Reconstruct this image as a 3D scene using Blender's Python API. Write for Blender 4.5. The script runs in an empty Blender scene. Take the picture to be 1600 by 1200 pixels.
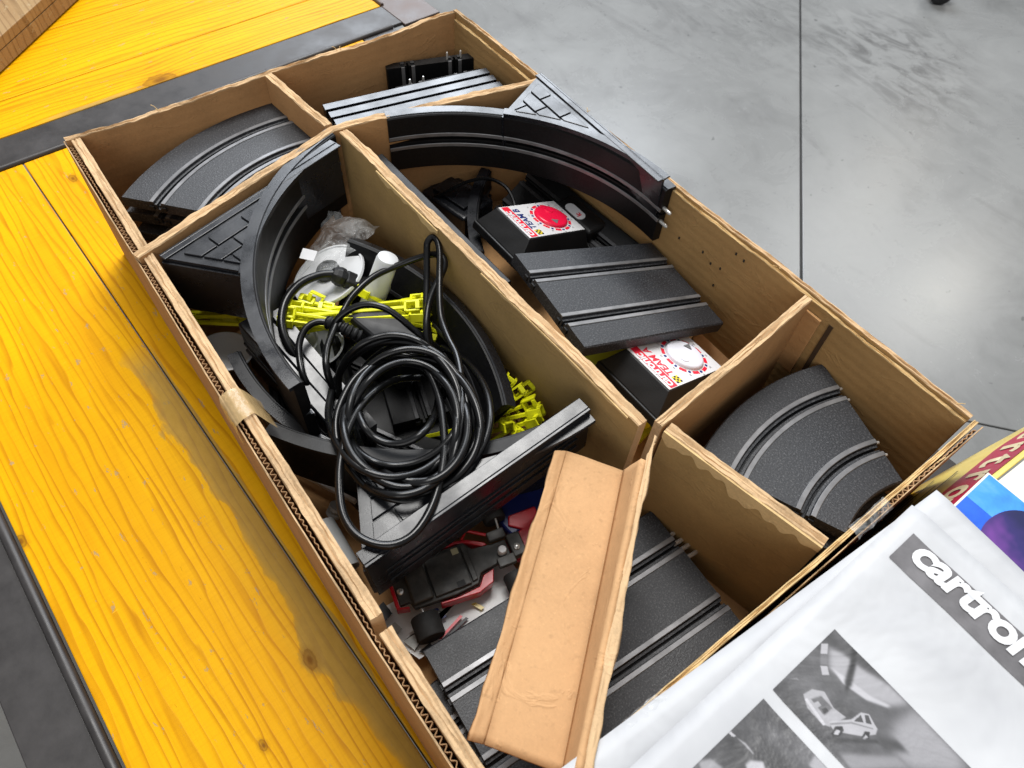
import bpy, bmesh, math, random
from mathutils import Vector, Matrix
from math import sin, cos, pi, radians
random.seed(7)
sc = bpy.context.scene
COL = sc.collection

# ---------------------------------------------------------------- camera
CAM = Vector((0.7351, -0.0253, 0.6150))
EX = (0.59672432, 0.67029988, -0.44115548)
EY = (0.8011724, -0.46669906, 0.37458614)
EZ = (0.0451982, -0.57696626, -0.81551644)
ROT = Matrix((EX, EY, EZ))                      # camera (right, down, forward) -> world
FPX = 1134.185
cd = bpy.data.cameras.new('camera')
cam = bpy.data.objects.new('camera', cd); COL.objects.link(cam)
m3 = ROT @ Matrix(((1, 0, 0), (0, -1, 0), (0, 0, -1)))
cam.matrix_world = Matrix.Translation(CAM) @ m3.to_4x4()
cd.sensor_width = 36; cd.lens = FPX / 1600 * 36
cd.clip_start = 0.01; cd.clip_end = 100
cd.dof.use_dof = True; cd.dof.focus_distance = 0.66; cd.dof.aperture_fstop = 14.0
sc.camera = cam

# ---------------------------------------------------------------- world and lamps (a bright hall: soft overhead light)
w = bpy.data.worlds.new('World'); sc.world = w; w.use_nodes = True
bg = w.node_tree.nodes['Background']; bg.inputs[0].default_value = (0.93, 0.96, 1.0, 1); bg.inputs[1].default_value = 0.42
def area(name, loc, target, sx, sy, power, color):
    l = bpy.data.lights.new(name, 'AREA'); l.shape = 'RECTANGLE'; l.size = sx; l.size_y = sy
    l.energy = power; l.color = color
    o = bpy.data.objects.new(name, l); COL.objects.link(o); o.location = loc
    o.rotation_euler = (Vector(target) - Vector(loc)).to_track_quat('-Z', 'Y').to_euler()
    return o
area('skylight', (-0.75, 0.80, 3.4), (0.3, 0.3, 0), 1.45, 1.45, 140, (1.0, 0.985, 0.96))
area('window_light', (-4.3, 3.6, 3.9), (0.2, 0.3, 0), 3.8, 2.4, 380, (0.86, 0.92, 1.0))
area('side_fill', (3.0, -2.6, 2.2), (0.2, 0.3, 0.05), 3.2, 2.2, 52, (1.0, 0.98, 0.95))  # added fill, no real window: lifts the far wall and central divider
area('roof_light', (-1.35, 6.9, 4.1), (-0.4, 3.0, -0.75), 2.6, 1.6, 95, (0.97, 0.99, 1.0))
area('ceiling_lamp', (-0.55, 6.7, 3.25), (-0.1, 3.0, -0.75), 0.30, 0.32, 15, (1.0, 0.94, 0.80))
area('ceiling_lamp', (-1.95, 7.55, 3.25), (-0.5, 3.0, -0.75), 0.30, 0.8, 9, (1.0, 0.90, 0.76))
sc.view_settings.view_transform = 'Standard'; sc.view_settings.look = 'None'
sc.view_settings.exposure = 0.0; sc.view_settings.gamma = 1.0

# ---------------------------------------------------------------- helpers
def P(px, py, z):
    """world point on the level z that the photograph shows at (px, py)"""
    d = ROT @ Vector((px - 800, py - 600, FPX))
    return CAM + d * ((z - CAM.z) / d.z)

def setp(o, label=None, cat=None, group=None, kind=None):
    if label: o['label'] = label
    if cat: o['category'] = cat
    if group: o['group'] = group
    if kind: o['kind'] = kind
    return o

def empty(name, M, label, cat, group=None):
    o = bpy.data.objects.new(name, None); COL.objects.link(o)
    o.empty_display_size = 0.02
    o.matrix_world = M if isinstance(M, Matrix) else Matrix.Translation(M)
    return setp(o, label, cat, group)

class MB:
    def __init__(s): s.v = []; s.f = []; s.m = []
    def add(s, vs, fs, mi=0, M=None):
        b = len(s.v)
        for v in vs:
            v = Vector(v); s.v.append(tuple(M @ v if M is not None else v))
        for f in fs: s.f.append(tuple(i + b for i in f)); s.m.append(mi)
        return s
    def box(s, c, d, M=None, mi=0):
        x, y, z = [k / 2 for k in d]; cx, cy, cz = c
        vs = [(cx + i * x, cy + j * y, cz + k * z) for k in (-1, 1) for j in (-1, 1) for i in (-1, 1)]
        return s.add(vs, [(0, 2, 3, 1), (4, 5, 7, 6), (0, 1, 5, 4), (2, 6, 7, 3), (0, 4, 6, 2), (1, 3, 7, 5)], mi, M)
    def prism(s, poly, z0, z1, M=None, mi=0, mtop=None):
        n = len(poly)
        ar = sum(poly[i][0] * poly[(i + 1) % n][1] - poly[(i + 1) % n][0] * poly[i][1] for i in range(n))
        if ar < 0: poly = poly[::-1]
        b = len(s.v)
        s.add([(x, y, z0) for x, y in poly] + [(x, y, z1) for x, y in poly],
              [tuple(range(n))[::-1]] + [(i, (i + 1) % n, n + (i + 1) % n, n + i) for i in range(n)], mi, M)
        s.f.append(tuple(b + n + i for i in range(n))); s.m.append(mi if mtop is None else mtop)
        return s
    def frustum(s, p0, z0, p1, z1, mi=0, M=None):
        n = len(p0)
        return s.add([(x, y, z0) for x, y in p0] + [(x, y, z1) for x, y in p1],
                     [tuple(range(n))[::-1], tuple(range(n, 2 * n))] + [(i, (i + 1) % n, n + (i + 1) % n, n + i) for i in range(n)], mi, M)
    def sweep(s, path, prof, mi=0, closed_prof=True, caps=True):
        """path: list of (origin, lateral, normal); prof: [(lateral, normal)]"""
        n = len(prof); b = len(s.v)
        for o, a, u in path:
            for q, h in prof: s.v.append(tuple(o + a * q + u * h))
        k = n if closed_prof else n - 1
        for i in range(len(path) - 1):
            for j in range(k):
                s.f.append((b + i * n + j, b + i * n + (j + 1) % n, b + (i + 1) * n + (j + 1) % n, b + (i + 1) * n + j)); s.m.append(mi)
        if caps and closed_prof:
            s.f.append(tuple(b + j for j in range(n))[::-1]); s.m.append(mi)
            s.f.append(tuple(b + (len(path) - 1) * n + j for j in range(n))); s.m.append(mi)
        return s
    def tube(s, pts, r, n=8, mi=0, caps=True):
        pts = [Vector(p) for p in pts]; b = len(s.v); up = None
        rr = r if isinstance(r, (list, tuple)) else [r] * len(pts)
        for i, p in enumerate(pts):
            t = (pts[min(i + 1, len(pts) - 1)] - pts[max(i - 1, 0)])
            t = t.normalized() if t.length > 1e-9 else Vector((0, 0, 1))
            if up is None:
                up = t.orthogonal().normalized()
            up = (up - t * up.dot(t)); up = up.normalized() if up.length > 1e-6 else t.orthogonal().normalized()
            sd = t.cross(up)
            for k in range(n):
                a = 2 * pi * k / n; s.v.append(tuple(p + (up * cos(a) + sd * sin(a)) * rr[i]))
        for i in range(len(pts) - 1):
            for k in range(n):
                s.f.append((b + i * n + k, b + i * n + (k + 1) % n, b + (i + 1) * n + (k + 1) % n, b + (i + 1) * n + k)); s.m.append(mi)
        if caps:
            s.f.append(tuple(b + k for k in range(n))[::-1]); s.m.append(mi)
            e = b + (len(pts) - 1) * n; s.f.append(tuple(e + k for k in range(n))); s.m.append(mi)
        return s
    def lathe(s, prof, n=32, M=None, mi=0):
        """prof: [(radius, z)] revolved about local z"""
        b = len(s.v)
        for r, z in prof:
            for k in range(n):
                a = 2 * pi * k / n; v = Vector((r * cos(a), r * sin(a), z)); s.v.append(tuple(M @ v if M is not None else v))
        for i in range(len(prof) - 1):
            for k in range(n):
                s.f.append((b + i * n + k, b + i * n + (k + 1) % n, b + (i + 1) * n + (k + 1) % n, b + (i + 1) * n + k)); s.m.append(mi)
        s.f.append(tuple(b + k for k in range(n))[::-1]); s.m.append(mi)
        e = b + (len(prof) - 1) * n; s.f.append(tuple(e + k for k in range(n))); s.m.append(mi)
        return s
    def build(s, name, mats, parent=None, smooth=False, bevel=0, seg=2, angle=40, world=False):
        me = bpy.data.meshes.new(name)
        vs = s.v
        if world and parent is not None:
            inv = parent.matrix_world.inverted(); vs = [tuple(inv @ Vector(v)) for v in vs]
        me.from_pydata(vs, [], s.f); me.update()
        if not isinstance(mats, (list, tuple)): mats = [mats]
        for m in mats: me.materials.append(m)
        me.polygons.foreach_set('material_index', s.m)
        bm = bmesh.new(); bm.from_mesh(me); bmesh.ops.recalc_face_normals(bm, faces=bm.faces); bm.to_mesh(me); bm.free()
        o = bpy.data.objects.new(name, me); COL.objects.link(o)
        if parent is not None: o.parent = parent
        if smooth:
            me.polygons.foreach_set('use_smooth', [True] * len(me.polygons))
            try: me.set_sharp_from_angle(angle=radians(angle))
            except Exception: pass
        if bevel:
            b = o.modifiers.new('bevel', 'BEVEL'); b.width = bevel; b.segments = seg; b.limit_method = 'ANGLE'; b.angle_limit = radians(40)
            b.harden_normals = False
        return o

def copy_tree(o, M=None, parent=None, skip=()):
    c = o.copy(); COL.objects.link(c)
    if parent is not None: c.parent = parent
    if M is not None: c.matrix_world = M
    for ch in list(o.children):
        if ch.name.split('.')[0] not in skip: copy_tree(ch, None, c)
    return c

def frame(o, x, y=None, z=None):
    """4x4 matrix with local x along x; y (or z) as second hint"""
    x = Vector(x).normalized()
    if z is not None:
        z = Vector(z); z = (z - x * z.dot(x)).normalized(); y = z.cross(x)
    else:
        y = Vector(y); y = (y - x * y.dot(x)).normalized(); z = x.cross(y)
    return Matrix(((x.x, y.x, z.x, o[0]), (x.y, y.y, z.y, o[1]), (x.z, y.z, z.z, o[2]), (0, 0, 0, 1)))

def spline(pts, n=12, closed=False):
    pts = [Vector(p) for p in pts]; out = []; N = len(pts)
    for i in range(N if closed else N - 1):
        g = (lambda k: pts[k % N]) if closed else (lambda k: pts[min(max(k, 0), N - 1)])
        a, b, c, d = g(i - 1), g(i), g(i + 1), g(i + 2)
        for k in range(n):
            t = k / n
            out.append(0.5 * ((2 * b) + (c - a) * t + (2 * a - 5 * b + 4 * c - d) * t * t + (3 * b - a - 3 * c + d) * t ** 3))
    out.append(pts[0] if closed else pts[-1]); return out

def text_mesh(name, body, size, mat, parent, M, offset=0.0, shear=0.0, space=1.0, sx=1.0, extrude=0.0, align='LEFT'):
    cu = bpy.data.curves.new(name, 'FONT'); cu.body = body; cu.size = size; cu.offset = offset; cu.shear = shear
    cu.space_character = space; cu.extrude = extrude; cu.align_x = align; cu.align_y = 'BOTTOM'; cu.resolution_u = 4
    t = bpy.data.objects.new(name, cu); COL.objects.link(t)
    dg = bpy.context.evaluated_depsgraph_get(); dg.update()
    me = bpy.data.meshes.new_from_object(t.evaluated_get(dg)); bpy.data.objects.remove(t); bpy.data.curves.remove(cu)
    me.name = name
    me.transform(M @ Matrix.Diagonal((sx, 1, 1, 1)))
    me.materials.clear(); me.materials.append(mat)
    o = bpy.data.objects.new(name, me); COL.objects.link(o); o.parent = parent
    return o

# ---------------------------------------------------------------- materials
class NT:
    def __init__(s, name):
        s.mat = bpy.data.materials.new(name); s.mat.use_nodes = True; s.t = s.mat.node_tree; s.n = s.t.nodes; s.l = s.t.links
        s.b = s.n['Principled BSDF']; s.tc = s.n.new('ShaderNodeTexCoord')
    def map(s, scale=(1, 1, 1), rot=(0, 0, 0), loc=(0, 0, 0), src=None):
        m = s.n.new('ShaderNodeMapping'); m.inputs['Scale'].default_value = scale; m.inputs['Rotation'].default_value = rot; m.inputs['Location'].default_value = loc
        s.l.new(src or s.tc.outputs['Object'], m.inputs[0]); return m.outputs[0]
    def noise(s, vec, scale, detail=3, rough=0.5, dist=0.0, out='Fac'):
        t = s.n.new('ShaderNodeTexNoise'); t.inputs['Scale'].default_value = scale; t.inputs['Detail'].default_value = detail
        t.inputs['Roughness'].default_value = rough; t.inputs['Distortion'].default_value = dist
        s.l.new(vec, t.inputs['Vector']); return t.outputs[out]
    def ramp(s, fac, stops, interp='LINEAR'):
        r = s.n.new('ShaderNodeValToRGB'); e = r.color_ramp.elements; r.color_ramp.interpolation = interp
        while len(e) < len(stops): e.new(0.5)
        for k, (p, c) in enumerate(stops):
            e[k].position = p; e[k].color = (*c, 1) if isinstance(c, tuple) else (c, c, c, 1)
        s.l.new(fac, r.inputs[0]); return r.outputs[0]
    def math(s, op, a, b=0.0, c=None, clamp=False):
        m = s.n.new('ShaderNodeMath'); m.operation = op; m.use_clamp = clamp
        for k, x in enumerate((a, b, c)):
            if x is None: continue
            if isinstance(x, (int, float)): m.inputs[k].default_value = x
            else: s.l.new(x, m.inputs[k])
        return m.outputs[0]
    def mix(s, fac, a, b, mode='MIX'):
        m = s.n.new('ShaderNodeMix'); m.data_type = 'RGBA'; m.blend_type = mode
        for sock, x in ((m.inputs[0], fac), (m.inputs[6], a), (m.inputs[7], b)):
            if isinstance(x, (int, float)): sock.default_value = x
            elif isinstance(x, tuple): sock.default_value = (*x, 1)
            else: s.l.new(x, sock)
        return m.outputs[2]
    def bump(s, h, strength=0.3, dist=0.001, prev=None):
        b = s.n.new('ShaderNodeBump'); b.inputs['Strength'].default_value = strength; b.inputs['Distance'].default_value = dist
        s.l.new(h, b.inputs['Height'])
        if prev: s.l.new(prev, b.inputs['Normal'])
        return b.outputs[0]
    def sep(s, vec):
        x = s.n.new('ShaderNodeSeparateXYZ'); s.l.new(vec, x.inputs[0]); return x.outputs
    def col(s, c):
        if isinstance(c, tuple): s.b.inputs['Base Color'].default_value = (*c, 1)
        else: s.l.new(c, s.b.inputs['Base Color'])
        return s
    def rough(s, r):
        if isinstance(r, (int, float)): s.b.inputs['Roughness'].default_value = r
        else: s.l.new(r, s.b.inputs['Roughness'])
        return s
    def nrm(s, x): s.l.new(x, s.b.inputs['Normal']); return s
    def p(s, **k):
        for a, v in k.items(): s.b.inputs[a.replace('_', ' ')].default_value = v
        return s

def simple(name, c, rough=0.5, metal=0.0, var=0.15, nscale=60, bump=0.0, bscale=400, spec=0.5):
    t = NT(name); v = t.noise(t.map(), nscale, 4, 0.6)
    lo = tuple(x * (1 - var) for x in c); hi = tuple(min(1, x * (1 + var)) for x in c)
    t.col(t.ramp(v, [(0.3, lo), (0.7, hi)])); t.p(Metallic=metal, Specular_IOR_Level=spec)
    t.rough(t.ramp(t.noise(t.map(), nscale * 0.7, 3), [(0.3, max(0.02, rough - 0.08)), (0.7, min(1, rough + 0.08))]))
    if bump: t.nrm(t.bump(t.noise(t.map(), bscale, 2), bump, 0.0006))
    return t.mat

def cardboard(name, c, axis=None, period=0.0075, ridge=0.25, dark=0.78):
    t = NT(name); o = t.map()
    fib = t.noise(t.map((1, 1, 1)), 900, 2, 0.6); blot = t.noise(o, 14, 4, 0.6); spk = t.noise(o, 420, 2, 0.7)
    f = t.math('ADD', t.math('MULTIPLY', blot, 0.7), t.math('MULTIPLY', spk, 0.3))
    base = t.ramp(f, [(0.30, tuple(x * dark for x in c)), (0.5, c), (0.72, tuple(min(1, x * 1.14) for x in c))])
    # scuffs
    sc_ = t.noise(t.map((9, 9, 13)), 6, 5, 0.7, 0.4)
    base = t.mix(t.ramp(sc_, [(0.66, 0.0), (0.74, 0.22)]), base, tuple(min(1, x * 1.35) for x in c))
    fl_ = t.noise(t.map((160, 160, 500)), 1.0, 2, 0.6); base = t.mix(t.ramp(fl_, [(0.60, 0.0), (0.75, 0.30)]), base, tuple(x * 0.5 for x in c))
    base = t.mix(t.ramp(t.noise(t.map((1, 1, 1), (0.3, 0.2, 0)), 260, 2, 0.7), [(0.62, 0.0), (0.8, 0.28)]), base, tuple(min(1, x * 1.6) for x in c))
    t.col(base); t.rough(0.82); t.p(Specular_IOR_Level=0.25)
    n = t.bump(fib, 0.12, 0.0004)
    n = t.bump(t.noise(o, 30, 3), 0.45, 0.002, n)
    dn = t.noise(t.map((1, 1, 2.5), (0.2, 0.1, 0.4)), 22, 4, 0.65, 0.9); n = t.bump(t.ramp(dn, [(0.58, 0.0), (0.64, 1.0), (0.70, 0.2)]), 0.30, 0.0015, n)
    if axis is not None:
        wv = t.n.new('ShaderNodeTexWave'); wv.wave_type = 'BANDS'; wv.bands_direction = axis; wv.wave_profile = 'SIN'
        wv.inputs['Scale'].default_value = 2 * pi / (20 * period); wv.inputs['Distortion'].default_value = 0.12; wv.inputs['Detail'].default_value = 1.0; wv.inputs['Detail Scale'].default_value = 0.6
        t.l.new(t.map(), wv.inputs['Vector']); n = t.bump(wv.outputs['Fac'], ridge, 0.0012, n)
    t.nrm(n); return t.mat

KRAFT = (0.42, 0.232, 0.098)
M_wallX = cardboard('kraft_wall', KRAFT, 'Z', 0.0105, 0.10)
M_wallZ = cardboard('kraft_plain', KRAFT)
M_out = cardboard('kraft_outside', (0.33, 0.175, 0.08))
M_khaki = cardboard('kraft_khaki', (0.36, 0.235, 0.095), 'Z', 0.02, 0.08)
M_edge = cardboard('kraft_edge', (0.53, 0.36, 0.20), dark=0.55)
M_pale = cardboard('kraft_torn', (0.60, 0.42, 0.20), dark=0.7)
M_new = cardboard('kraft_new', (0.49, 0.288, 0.140), dark=0.82)
M_flute = cardboard('kraft_flute', (0.40, 0.24, 0.12))
M_tape = NT('packing_tape'); M_tape.col((0.55, 0.38, 0.18)).rough(0.25).p(Alpha=0.62)
M_tape.nrm(M_tape.bump(M_tape.noise(M_tape.map(), 90, 4), 0.6, 0.002)); M_tape = M_tape.mat

def track_mat(name, c, fleck=0.06, rough=0.45, grain=1.0, dust=0.6, gvar=0.10, spec=0.5):
    t = NT(name); o = t.map()
    g = t.noise(o, 640, 3, 0.75); big = t.noise(o, 22, 4, 0.6)
    a = t.ramp(g, [(0.38, tuple(x * 0.45 for x in c)), (0.54, c), (0.70, tuple(x + fleck for x in c))])
    a = t.mix(t.ramp(big, [(0.45, 0.0), (0.75, 0.25 * dust)]), a, tuple(x * 1.9 + 0.008 for x in c))
    t.col(a); t.rough(t.ramp(big, [(0.3, rough - 0.06), (0.7, rough + gvar)]))
    t.nrm(t.bump(g, 0.30 * grain, 0.0007)); t.p(Specular_IOR_Level=spec); return t.mat
M_track = track_mat('track_plastic', (0.0150, 0.0168, 0.0212), 0.090, 0.46, 1.6)
M_smooth = track_mat('smooth_black_plastic', (0.0050, 0.0050, 0.0056), 0.006, 0.44, 0.25, 0.0, spec=0.26)
M_border = track_mat('border_plastic', (0.0095, 0.0106, 0.0138), 0.010, 0.22, 0.10, 0.5, 0.20)
M_slot = simple('slot_black', (0.006, 0.006, 0.007), 0.6)
M_rail = simple('rail_steel', (0.19, 0.19, 0.195), 0.40, 0.5, 0.25, 50)
M_raild = simple('rail_tarnished', (0.055, 0.055, 0.057), 0.30, 0.6, 0.25, 50)
M_pin = simple('pin_steel', (0.66, 0.65, 0.62), 0.25, 0.6, 0.1)
M_black = simple('black_plastic', (0.006, 0.006, 0.0065), 0.48, 0, 0.3, 80, 0.15, 900, 0.4)
M_cable = simple('cable_pvc', (0.0035, 0.0035, 0.0038), 0.27, 0, 0.3, 40, 0.05, 300, 0.33)
M_rubber = simple('tyre_rubber', (0.012, 0.012, 0.012), 0.75, 0, 0.3, 200)
M_chassis = simple('chassis_plastic', (0.040, 0.038, 0.033), 0.5, 0, 0.5, 120, 0.2)
M_red = simple('red_plastic', (0.52, 0.006, 0.016), 0.32, 0, 0.2, 60)
M_knobred = simple('knob_red', (0.75, 0.008, 0.05), 0.25, 0, 0.1, 40)
M_blue = simple('blue_plastic', (0.006, 0.014, 0.12), 0.34, 0, 0.2, 60)
M_white = simple('white_plastic', (0.62, 0.63, 0.64), 0.35, 0, 0.05, 40)
M_knobw = simple('knob_white', (0.68, 0.68, 0.74), 0.2, 0, 0.04, 40)
M_grey = simple('grey_plastic', (0.40, 0.415, 0.42), 0.4, 0, 0.1, 40)
M_yel = simple('neon_yellow_plastic', (0.86, 0.86, 0.015), 0.38, 0, 0.12, 80)
M_yelb = simple('yellow_print', (0.50, 0.50, 0.02), 0.45, 0, 0.1, 40)
M_lab = simple('label_white', (0.66, 0.66, 0.67), 0.35, 0, 0.03, 60)
M_pred = simple('print_red', (0.70, 0.015, 0.04), 0.4, 0, 0.08, 60)
M_pblue = simple('print_navy', (0.015, 0.03, 0.17), 0.4, 0, 0.08, 60)
M_pblack = simple('print_black', (0.012, 0.012, 0.014), 0.5, 0, 0.1, 60)
M_pyel = simple('print_yellow', (0.75, 0.58, 0.02), 0.45, 0, 0.1, 60)
M_pgrey = simple('print_grey', (0.13, 0.125, 0.13), 0.55, 0, 0.25, 60)
M_plight = simple('print_light', (0.62, 0.62, 0.64), 0.5, 0, 0.2, 90)
M_pmid = simple('print_midgrey', (0.32, 0.315, 0.33), 0.5, 0, 0.35, 50)
M_tan = simple('ivory_plastic', (0.38, 0.36, 0.22), 0.45)

def paper_mat():
    t = NT('white_paper'); o = t.map()
    v = t.noise(o, 9, 4, 0.6)
    t.col(t.ramp(v, [(0.3, (0.41, 0.415, 0.43)), (0.6, (0.50, 0.505, 0.515))])); t.rough(0.55)
    n = t.bump(t.noise(t.map((1, 1, 1), (0, 0, 0.7)), 9, 4, 0.5, 0.5), 0.8, 0.009)
    t.nrm(n); t.p(Specular_IOR_Level=0.35); return t.mat
M_paper = paper_mat()
M_khakiw = cardboard('kraft_olive_wall', (0.35, 0.215, 0.086), 'Z', 0.0105, 0.16)

def photo_mat(name, a, b, c):
    t = NT(name); o = t.map()
    v = t.noise(o, 22, 5, 0.6, 0.8)
    t.col(t.ramp(v, [(0.30, a), (0.5, b), (0.72, c)])); t.rough(0.4)
    t.nrm(t.bump(t.noise(o, 18, 4), 0.3, 0.004)); return t.mat
M_photo = photo_mat('printed_photo', (0.10, 0.097, 0.105), (0.16, 0.155, 0.165), (0.27, 0.265, 0.28))
M_photol = photo_mat('printed_photo_light', (0.28, 0.275, 0.29), (0.40, 0.395, 0.41), (0.55, 0.55, 0.57))
M_scene = photo_mat('printed_asphalt', (0.10, 0.10, 0.09), (0.36, 0.36, 0.33), (0.62, 0.62, 0.58))
M_sky = photo_mat('printed_sky', (0.03, 0.17, 0.66), (0.05, 0.27, 0.85), (0.13, 0.38, 0.92))
M_skyd = photo_mat('printed_deep_blue', (0.01, 0.07, 0.45), (0.015, 0.10, 0.55), (0.02, 0.14, 0.62))
def purple_mat():
    t = NT('printed_dusk'); v = t.noise(t.map((1, 1, 1)), 11, 4, 0.6)
    t.col(t.ramp(v, [(0.44, (0.014, 0.016, 0.07)), (0.56, (0.03, 0.022, 0.12)), (0.70, (0.17, 0.05, 0.28))])); t.rough(0.35); return t.mat
M_dusk = purple_mat()
M_cream = simple('cream_card', (0.72, 0.68, 0.55), 0.45, 0, 0.1, 20)
M_gold = simple('yellow_card', (0.60, 0.46, 0.10), 0.35, 0, 0.15, 22, 0.2, 60)
M_crim = simple('crimson_print', (0.33, 0.012, 0.045), 0.35, 0, 0.1, 30)
M_goldp = simple('gold_letter', (0.55, 0.47, 0.30), 0.4, 0, 0.1, 60)

def bag_mat():
    t = NT('clear_bag'); t.col((0.9, 0.92, 0.92)).rough(0.12).p(Alpha=0.20)
    n = t.noise(t.map(), 55, 4, 0.6, 1.0); t.nrm(t.bump(n, 0.9, 0.004))
    t.l.new(t.ramp(n, [(0.40, 0.05), (0.75, 0.30)]), t.b.inputs['Alpha']); return t.mat
M_bag = bag_mat()

def wood(name, seam=None, xr=(0, 1), knots=(), warm=1.0, worn=0.62, old=False):
    """varnished softwood, grain along local x"""
    t = NT(name); o = t.tc.outputs['Object']
    s = t.sep(o); X, Y = s[0], s[1]
    # warp the growth lines round knots and with slow noise
    wob = t.noise(t.map((0.75, 6, 6)), 1.5, 3, 0.55)
    yy = t.math('ADD', Y, t.math('MULTIPLY', t.math('SUBTRACT', wob, 0.5), 0.024))
    kn = None; fin0 = t.noise(t.map((60, 90, 90)), 1.5, 3, 0.6)
    for (kx, ky, kr) in knots:
        dx = t.math('MULTIPLY', t.math('SUBTRACT', X, kx), 0.55); dy = t.math('SUBTRACT', Y, ky)
        d2 = t.math('ADD', t.math('MULTIPLY', dx, dx), t.math('MULTIPLY', dy, dy))
        g = t.math('DIVIDE', kr * kr, t.math('ADD', d2, kr * kr))
        yy = t.math('ADD', yy, t.math('MULTIPLY', t.math('MULTIPLY', g, dy), 1.3))
        m = t.ramp(t.math('MULTIPLY', t.math('DIVIDE', t.math('SQRT', d2), kr), t.math('ADD', 0.25, t.math('MULTIPLY', fin0, 0.5))), [(0.12, 1.0), (0.30, 0.62), (0.48, 0.75), (0.56, 0.30), (0.95, 0.0)])
        kn = m if kn is None else t.math('MAXIMUM', kn, m)
    cmb = t.n.new('ShaderNodeCombineXYZ'); t.l.new(t.math('MULTIPLY', X, 0.10), cmb.inputs[0]); t.l.new(yy, cmb.inputs[1])
    bands = t.noise(cmb.outputs[0], 30, 3, 0.55)           # broad rings
    r1 = t.math('FRACT', t.math('MULTIPLY', t.math('ADD', yy, t.math('MULTIPLY', bands, 0.036)), 112))
    line = t.ramp(r1, [(0.0, 0.05), (0.60, 0.05), (0.92, 1.0), (0.96, 0.8), (1.0, 0.05)])
    fine = t.noise(t.map((3, 170, 170)), 3, 3, 0.6)
    c1, c2, c3 = ((0.75, 0.395, 0.002), (0.65, 0.305, 0.001), (0.40, 0.145, 0.001))
    if old: c1, c2, c3 = ((0.36, 0.24, 0.12), (0.28, 0.17, 0.08), (0.16, 0.09, 0.04))
    base = t.mix(t.ramp(bands, [(0.35, 0.0), (0.68, 0.85)]), c1, c2)
    base = t.mix(t.math('MULTIPLY', line, t.ramp(t.noise(t.map((2, 40, 40)), 2.2, 2), [(0.3, 0.35), (0.7, 0.85)])), base, c3)
    base = t.mix(t.math('MULTIPLY', t.ramp(fine, [(0.5, 0.0), (0.8, 1.0)]), 0.25), base, c3)
    # cross-grain ripple
    rip = t.noise(t.map((130, 9, 9)), 3, 2, 0.5); base = t.mix(t.math('MULTIPLY', t.ramp(rip, [(0.45, 0.0), (0.7, 1.0)]), 0.10), base, c3)
    # flecks where the varnish has chipped
    ch = t.noise(t.map((26, 62, 62)), 1.6, 5, 0.72, 0.3); chip = t.ramp(ch, [(worn, 0.0), (worn + 0.03, 1.0)])
    wearc = t.mix(fine, (0.40, 0.30, 0.17), (0.30, 0.215, 0.12))
    base = t.mix(t.math('MULTIPLY', chip, 0.75), base, wearc)
    scr = t.noise(t.map((60, 9, 9), (0, 0, 0.25)), 3, 4, 0.75, 0.4); base = t.mix(t.ramp(scr, [(0.68, 0.0), (0.73, 0.45)]), base, tuple(min(1, x * 1.25 + 0.03) for x in c1))
    drk = t.noise(t.map((22, 120, 120), (0, 0, 0.05)), 2, 4, 0.7); base = t.mix(t.ramp(drk, [(0.70, 0.0), (0.74, 0.6)]), base, tuple(x * 0.35 for x in c3))
    mask = chip
    if seam is not None:
        n = t.noise(t.map((9, 30, 30)), 1.4, 5, 0.66)
        dy_ = t.math('SUBTRACT', seam + 0.004, Y); d = t.math('MAXIMUM', dy_, t.math('MULTIPLY', dy_, -6.0))
        prof = t.ramp(t.noise(t.map((5, 0.01, 0.01)), 1.5, 3, 0.6), [(0.3, 0.012), (0.7, 0.046)])
        inside = t.math('SUBTRACT', t.math('MULTIPLY', prof, t.math('ADD', n, 0.35)), d)
        mk = t.ramp(t.math('MULTIPLY', inside, 40), [(0.0, 0.0), (0.10, 0.75), (0.3, 1.0)])
        fx = t.math('MULTIPLY', t.ramp(X, [(xr[0], 0.0), (xr[0] + 0.05, 1.0)]), t.ramp(X, [(xr[1], 1.0), (min(xr[1] + 0.06, 1), 0.0)]))
        mk = t.math('MULTIPLY', mk, fx)
        base = t.mix(t.math('MULTIPLY', mk, 0.72), base, t.mix(t.noise(t.map((30, 60, 60)), 2, 4, 0.7), (0.40, 0.275, 0.085), (0.20, 0.14, 0.05)))
        mask = t.math('MAXIMUM', mask, mk)
    if kn is not None: base = t.mix(t.math('MULTIPLY', kn, 0.85), base, t.mix(fine, (0.20, 0.065, 0.006), (0.09, 0.03, 0.006)))
    t.col(base); t.rough(t.math('ADD', t.math('MULTIPLY', mask, 0.32), t.ramp(bands, [(0.3, 0.36), (0.7, 0.46)])))
    n = t.bump(line, 0.12, 0.0006); n = t.bump(t.math('SUBTRACT', 1.0, mask), 0.35, 0.0006, n); n = t.bump(t.noise(t.map((20, 60, 60)), 2, 3), 0.10, 0.001, n)
    t.nrm(n); t.p(Specular_IOR_Level=0.08)
    return t.mat

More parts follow.
